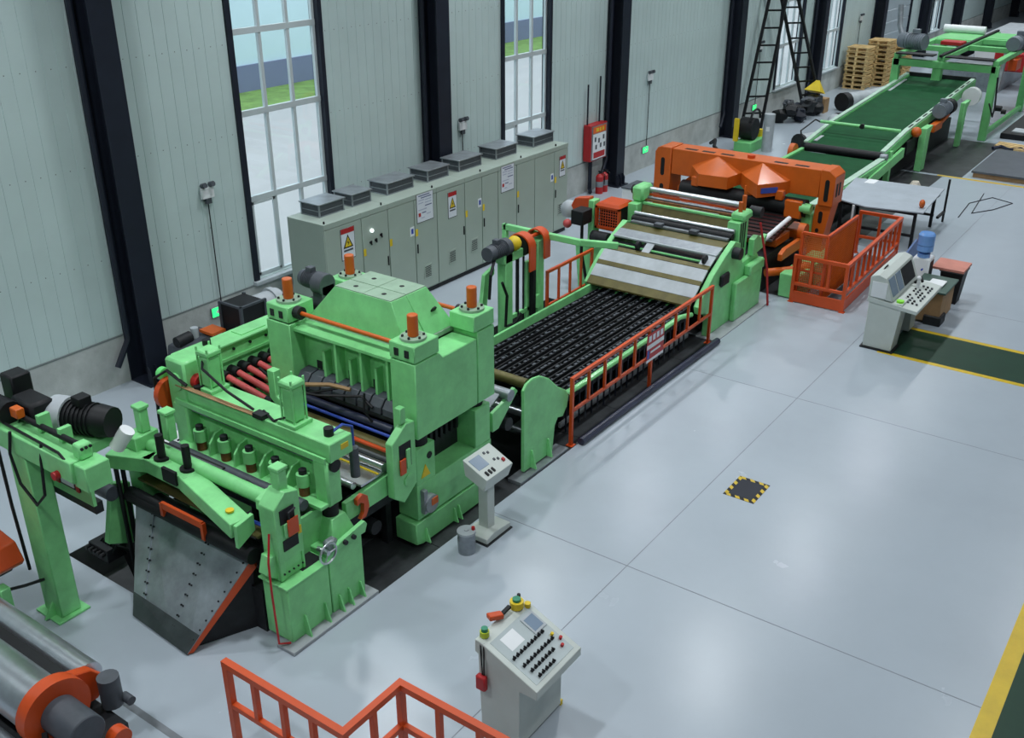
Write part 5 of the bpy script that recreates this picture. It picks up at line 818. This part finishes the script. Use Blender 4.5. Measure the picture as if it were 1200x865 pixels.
# front console
t = T('front_console', 'tall grey console with sloped switch panel and emergency stop caps', 'console', (6.7, 4.6, 0))
cx0, cx1 = 6.34, 7.12
P('cabinet', t, CONSOLE, B().prism([(4.44, .03), (4.92, .03), (4.96, 1.16), (4.44, .86)], 'x', cx0, cx1), .006); P('base', t, DARK, bx(cx0 + .02, cx1 - .02, 4.46, 4.9, 0, .03))
pz = lambda y: .90 + (y - 4.22) * .43
pn = P('panel_box', t, CONSOLE, B().prism([(4.22, .80), (4.44, .80), (4.98, 1.05), (4.98, 1.20), (4.90, pz(4.90)), (4.22, pz(4.22))], 'x', cx0 - .02, cx1 + .02), .006)
def on_p(a, b_, c, d, m_, n_, h=.005, par=None): return P(n_, par or pn, m_, B().hull([(a, c, pz(c)), (b_, c, pz(c)), (b_, d, pz(d)), (a, d, pz(d))], [(a, c, pz(c) + h), (b_, c, pz(c) + h), (b_, d, pz(d) + h), (a, d, pz(d) + h)]))
on_p(cx0 + .05, cx1 - .05, 4.27, 4.84, mat('brushed_panel', (.40, .46, .47), .4, metal=.3, var=.06), 'switch_plate', .004)
on_p(6.86, 7.06, 4.60, 4.80, PALEM, 'display_bezel', .015); on_p(6.885, 7.035, 4.625, 4.775, SCREEN, 'display', .017); on_p(6.5, 6.72, 4.64, 4.8, WHITE, 'label_plate', .006)
for r_, y in enumerate((4.58, 4.47, 4.39, 4.31)):
    for q in range((9, 9, 7, 5)[r_]):
        x = 6.44 + q * .062 + r_ * .02
        if x < 7.05: k_ = P('switch_knob', pn, BLACK, B().cyl((x, y, pz(y) + .004), (x, y - .012, pz(y) + .03), .017, 10).box(x - .005, x + .005, y - .03, y + .01, pz(y) + .025, pz(y) + .045))
for x, y, m_ in ((7.0, 4.5, YELLOW), (7.04, 4.42, RED), (6.98, 4.36, RED)): P('push_button', pn, m_, cy((x, y, pz(y)), (x, y - .01, pz(y) + .035), .018, 10))
P('beacon', t, mat('lime_cap', (.45, .55, .02), .4), cy((6.42, 4.93, 1.2), (6.42, 4.93, 1.26), .05, 16)); P('beacon_button', t, mat('green_button_cap', (.02, .22, .12), .4), cy((6.42, 4.93, 1.26), (6.42, 4.93, 1.3), .035, 14))
P('stop_ring', t, YELLOW, B().cyl((6.98, 4.93, 1.2), (6.98, 4.93, 1.28), .075, 18)); P('stop_button', t, bpy.data.materials['green_button_cap'], cy((6.98, 4.93, 1.28), (6.98, 4.93, 1.31), .045, 14)); P('red_flap', t, RAILO, B().hull([(6.58, 4.98, 1.24), (6.72, 4.9, 1.22), (6.76, 4.98, 1.22), (6.62, 5.06, 1.24)], [(6.58, 4.98, 1.3), (6.72, 4.9, 1.28), (6.76, 4.98, 1.28), (6.62, 5.06, 1.3)]), .01); P('flap_handle', t, BLACK, B().bar((6.74, 4.95, 1.25), (6.88, 4.95, 1.26), .04, .03)); P('yellow_knob', t, YELLOW, cy((7.08, 4.86, 1.17), (7.08, 4.86, 1.22), .035, 12)); P('black_knob', t, BLACK, cy((7.06, 4.96, 1.2), (7.06, 4.96, 1.3), .02, 10))
P('pendant_cord', t, BLACK, B().tube([(6.34, 4.92, 1.18), (6.31, 4.9, 1.14), (6.31, 4.88, .8)], .008).tube([(6.34, 4.88, 1.18), (6.31, 4.86, 1.12), (6.31, 4.86, .8)], .008)); P('pendant_remote', t, RED, bx(6.26, 6.33, 4.82, 4.94, .62, .8), .015); P('yellow_foot', t, YELLOW, bx(7.12, 7.16, 4.44, 4.5, 0, .06))

# orange railing in the foreground
fence('safety_railing', 'orange safety railing stepping around the foreground by the tall console', [(4.70, 6.83), (4.70, 5.24), (5.48, 5.24), (5.48, 3.8)], 1.1, .58, step=.42, r=.035)

# ------------------------------------------------------------------ along the wall, behind the line
t = T('guarded_machine', 'black mesh machine guard with grey motor against the plinth', 'guard', (10.9, 13.7, 0))
gx0, gx1, gy0, gy1 = 10.6, 11.15, 13.4, 13.95
P('guard_box', t, BLACK, bx(gx0, gx1, gy0, gy1, .85, 1.4))
for a, b_ in ((gx0, gy0), (gx1, gy0), (gx0, gy1), (gx1, gy1)): P('guard_post', t, MOTORG, bx(a - .025, a + .025, b_ - .025, b_ + .025, 0, 1.42))
P('guard_rim', t, MOTORG, B().box(gx0 - .02, gx1 + .02, gy0 - .02, gy0 + .02, 1.39, 1.43).box(gx0 - .02, gx0 + .02, gy0 - .02, gy1 + .02, 1.39, 1.43))
P('motor', t, PALEM, B().cyl((11.2, 13.75, 1.15), (11.75, 13.75, 1.15), .22, 20).cyl((11.55, 13.75, 1.15), (11.65, 13.75, 1.15), .26, 20)); P('valve', t, MOTORG, cy((11.28, 13.4, .9), (11.28, 13.4, 1.3), .06, 12)); P('hoses', t, BLACK, B().tube([(11.32, 13.38, 1.2), (11.4, 13.35, .8), (11.5, 13.4, .5)], .04)); P('base', t, DARK, bx(11.18, 11.8, 13.5, 14.0, 0, .95))
t = T('hydraulic_unit', 'dark hydraulic unit with orange cover behind the drive gearbox', 'unit', (10.1, 14.1, 0)); P('tank', t, MOTORG, B().hull([(9.6, 13.8, 0), (10.45, 13.8, 0), (10.45, 14.4, 0), (9.6, 14.4, 0)], [(9.68, 13.85, .8), (10.4, 13.85, .92), (10.4, 14.35, .92), (9.68, 14.35, .8)]), .02); P('orange_cover', t, ORANGE, bx(10.2, 10.5, 13.75, 14.1, .93, .98)); P('filler', t, PALEM, cy((10.1, 14.1, .86), (10.1, 14.1, 1.05), .07, 12)); P('pump_body', t, DARK, cy((9.7, 14.1, .9), (10.0, 14.1, .92), .1, 14))
t = T('white_panel_box', 'white floor cabinet with red mark behind the orange portal', 'cabinet', (23.0, 12.4, 0)); P('body', t, WHITE, bx(22.7, 23.5, 12.1, 12.7, 0, 1.0), .01); P('top_rim', t, MOTORG, bx(22.68, 23.52, 12.08, 12.72, 1.0, 1.03)); P('red_mark', t, RAILO, bx(22.692, 22.702, 12.2, 12.3, .4, .75))
t = T('scrap_motor', 'black pump motor with yellow bracket on green base behind the portal', 'motor', (32.8, 13.6, 0)); P('green_base', t, GREEN2, bx(32.2, 33.6, 13.2, 13.8, 0, .35), .02); P('pump', t, BLACK, B().cyl((32.75, 13.3, .72), (32.75, 13.8, .72), .36, 20)); P('yellow_bracket', t, YELLOW, bx(32.2, 32.3, 13.7, 13.85, .35, 1.1)); P('hose_ring', t, BLACK, B().tube([(32.9 + .4 * math.cos(a), 13.4, 1.0 + .35 * math.sin(a)) for a in [i * .35 for i in range(10)]], .04)); P('yellow_cap', t, YELLOW, cy((33.4, 13.4, .35), (33.4, 13.4, .6), .1, 10))
t = T('timber_offcuts', 'flat timber and sheet offcuts by the plinth', 'timber', (31.0, 14.0, 0))
for q in range(3): P('plank', t, WOOD, B().bar((30.0, 13.6 + q * .2, .06 + q * .02), (31.6, 14.0 + q * .2, .1 + q * .02), .18, .05))
P('white_offcut', t, WHITE, bx(31.0, 31.6, 13.2, 13.7, 0, .12)); P('black_hose', t, BLACK, B().tube([(32.1, 14.6, .2), (31.8, 14.3, .4), (31.3, 14.1, .3), (30.8, 13.6, .2)], .06))
t = T('steel_bollard', 'grey steel bollard tube with white tag beside the conveyor', 'bollard', (32.9, 12.9, 0)); P('tube', t, PALEM, cy((32.9, 12.9, 0), (32.9, 12.9, 1.25), .18, 18)); P('white_tag', t, WHITE, bx(32.72, 32.74, 12.8, 12.92, .7, .85))
t = T('duct_elbow', 'grey flexible duct lying beside the conveyor', 'duct', (36, 12.0, 0)); P('duct', t, PALEM, B().tube([(33.4, 12.0, .3), (34.4, 11.6, .3), (36, 11.7, .32), (37.5, 12.2, .32)], .28, 14)); P('end_ring', t, DARK, B().tube([(33.38, 12.0, .3), (33.5, 11.96, .3)], .31, 14))
t = T('duct_elbow', 'second grey duct section by the ladder foot', 'duct', (42, 12.9, 0)); P('duct', t, PALEM, B().tube([(41.3, 13.2, .35), (43, 12.6, .35), (45.2, 12.2, .35)], .32, 14)); P('end_ring', t, BLACK, B().tube([(41.2, 13.24, .35), (41.5, 13.13, .35)], .36, 14))
t = T('scrap_heap', 'heap of dark bags and bins with yellow funnel by the wall', 'scrap', (38.6, 13.9, 0))
for q in range(9):
    b_ = B().sphere((37.6 + q * .27, 14.35 - (q % 3) * .3, .24 + .22 * (q % 2)), .34, 9, 6, sq=(.8, .8, .75))
    for v in b_.v: v += Vector((random.uniform(-.09, .09), random.uniform(-.09, .09), random.uniform(-.03, .07))); v.z = max(v.z, .0)
    P('dark_bag', t, (BLACK, DARK, NAVY, MOTORG)[q % 4], b_)
P('bin', t, MOTORG, bx(39.6, 40.3, 13.7, 14.2, 0, .7), .03); P('carton', t, CARD, bx(40.3, 40.8, 13.6, 14.1, 0, .55)); P('yellow_funnel', t, YELLOW, B().hull([(39.6, 13.6, .95), (40.5, 13.7, .72), (40.5, 14.3, .72), (39.7, 14.3, .95)], [(40.0, 13.8, 1.3), (40.1, 13.85, 1.28), (40.1, 13.95, 1.28), (40.0, 13.95, 1.3)])); P('flat_scrap', t, BLACK, bx(39.8, 40.4, 12.7, 13.1, 0, .08))
# leaning ladder (A-shaped pair)
t = T('folding_ladder', 'tall black folding ladder standing open against the wall', 'ladder', (38.5, 14.3, 0))
for b0, b1, t0, t1 in (((35.5, 15.0, 0), (36.05, 14.45, 0), (36.75, 14.8, 5.3), (37.15, 14.35, 5.3)), ((40.85, 14.65, 0), (41.5, 14.15, 0), (36.95, 14.8, 5.3), (37.35, 14.35, 5.3))):
    b0, b1, t0, t1 = Vector(b0), Vector(b1), Vector(t0), Vector(t1)
    for a, c in ((b0, t0), (b1, t1)): P('stile', t, BLACK, B().bar(a, c, .09, .1))
    for q in range(1, 9): P('rung', t, BLACK, B().bar(b0.lerp(t0, q / 9), b1.lerp(t1, q / 9), .06, .06))
# stacked pallets
GAPS = [(46.9, 14.5), (48.2, 14.0), (49.6, 13.6)]
ORD = ['lowest', 'second', 'third', 'fourth', 'fifth', 'sixth', 'seventh', 'eighth', 'ninth', 'topmost']
for k, (px, py) in enumerate(GAPS):
    for q in range(9 + (k == 1)):
        z0 = q * .2; t = T('wooden_pallet', 'pale wooden pallet, %s from the floor, in the %s' % (ORD[q], ['stack nearest the far window', 'tallest middle stack', 'stack nearest the grey door'][k]), 'pallet', (px, py, z0), 'pallets in stack %d by the wall' % (k + 1))
        j = random.uniform(-.04, .04)
        for s_ in range(5): P('top_board', t, WOOD, bx(px - .5 + s_ * .22 + j, px - .36 + s_ * .22 + j, py - .5, py + .5, z0 + .15, z0 + .18))
        for s_ in (-.45, 0, .37): P('stringer', t, WOOD, bx(px - .5 + j, px + .52 + j, py + s_, py + s_ + .09, z0 + .03, z0 + .15))
        P('bottom_board', t, WOOD, bx(px - .5 + j, px - .36 + j, py - .5, py + .5, z0, z0 + .03)); P('bottom_board', t, WOOD, bx(px + .38 + j, px + .52 + j, py - .5, py + .5, z0, z0 + .03))
# far end of the hall
t = T('far_machine', 'distant machine with red and white covers beyond the portal', 'machine', (54, 10, 0)); P('bed', t, GREYST, bx(49, 60, 9, 11.5, 0, .8)); P('red_cover', t, RED, bx(50, 52, 8.2, 9.6, .8, 1.6), .05); P('white_cover', t, WHITE, bx(52.6, 54, 8.6, 11, .8, 1.5), .05); P('orange_cover', t, ORANGE, bx(56, 59, 9.2, 10.2, .8, 1.1)); P('roof_sheet', t, PALEM, bx(57, 64, 8.6, 11.8, 1.3, 1.4)); P('black_unit', t, BLACK, B().sphere((60, 12.8, .7), .8)); P('dark_unit', t, DARK, bx(62, 66, 11.2, 12.2, 0, 1.0), .1); P('leg', t, DARK, bx(57.2, 57.4, 8.8, 9, .8, 1.3)); P('leg', t, DARK, bx(63.5, 63.7, 11.5, 11.7, 0, 1.3))
t = T('far_press', 'dark covered machine at the far right of the hall', 'machine', (62, 8.0, 0)); P('body', t, BLACK, B().sphere((58, 6.9, .9), .9, sq=(1.4, 1, 1))); P('orange_panel', t, ORANGE, bx(66, 70, 7.6, 8.6, .3, .7)); P('pale_bed', t, PALEM, bx(60, 64, 6.6, 8.2, 0, .6)); P('red_frame', t, RED, bx(47.5, 50.5, 6.8, 7.8, .2, .6)); P('cable_drum', t, DARK, cy((52.5, 6.3, .4), (52.5, 7.0, .4), .4, 18))

c = G(212, 515, .45)
t = T('steel_drum', 'pale lidded steel drum on the floor behind the guide stand', 'drum', (c.x, c.y, 0)); P('body', t, PALEM, cy((c.x, c.y, 0), (c.x, c.y, .42), .3, 28)); P('lid', t, WHITE, cy((c.x, c.y, .42), (c.x, c.y, .45), .32, 28)); P('lid_handle', t, DARK, bx(c.x - .06, c.x + .06, c.y - .01, c.y + .01, .45, .47))
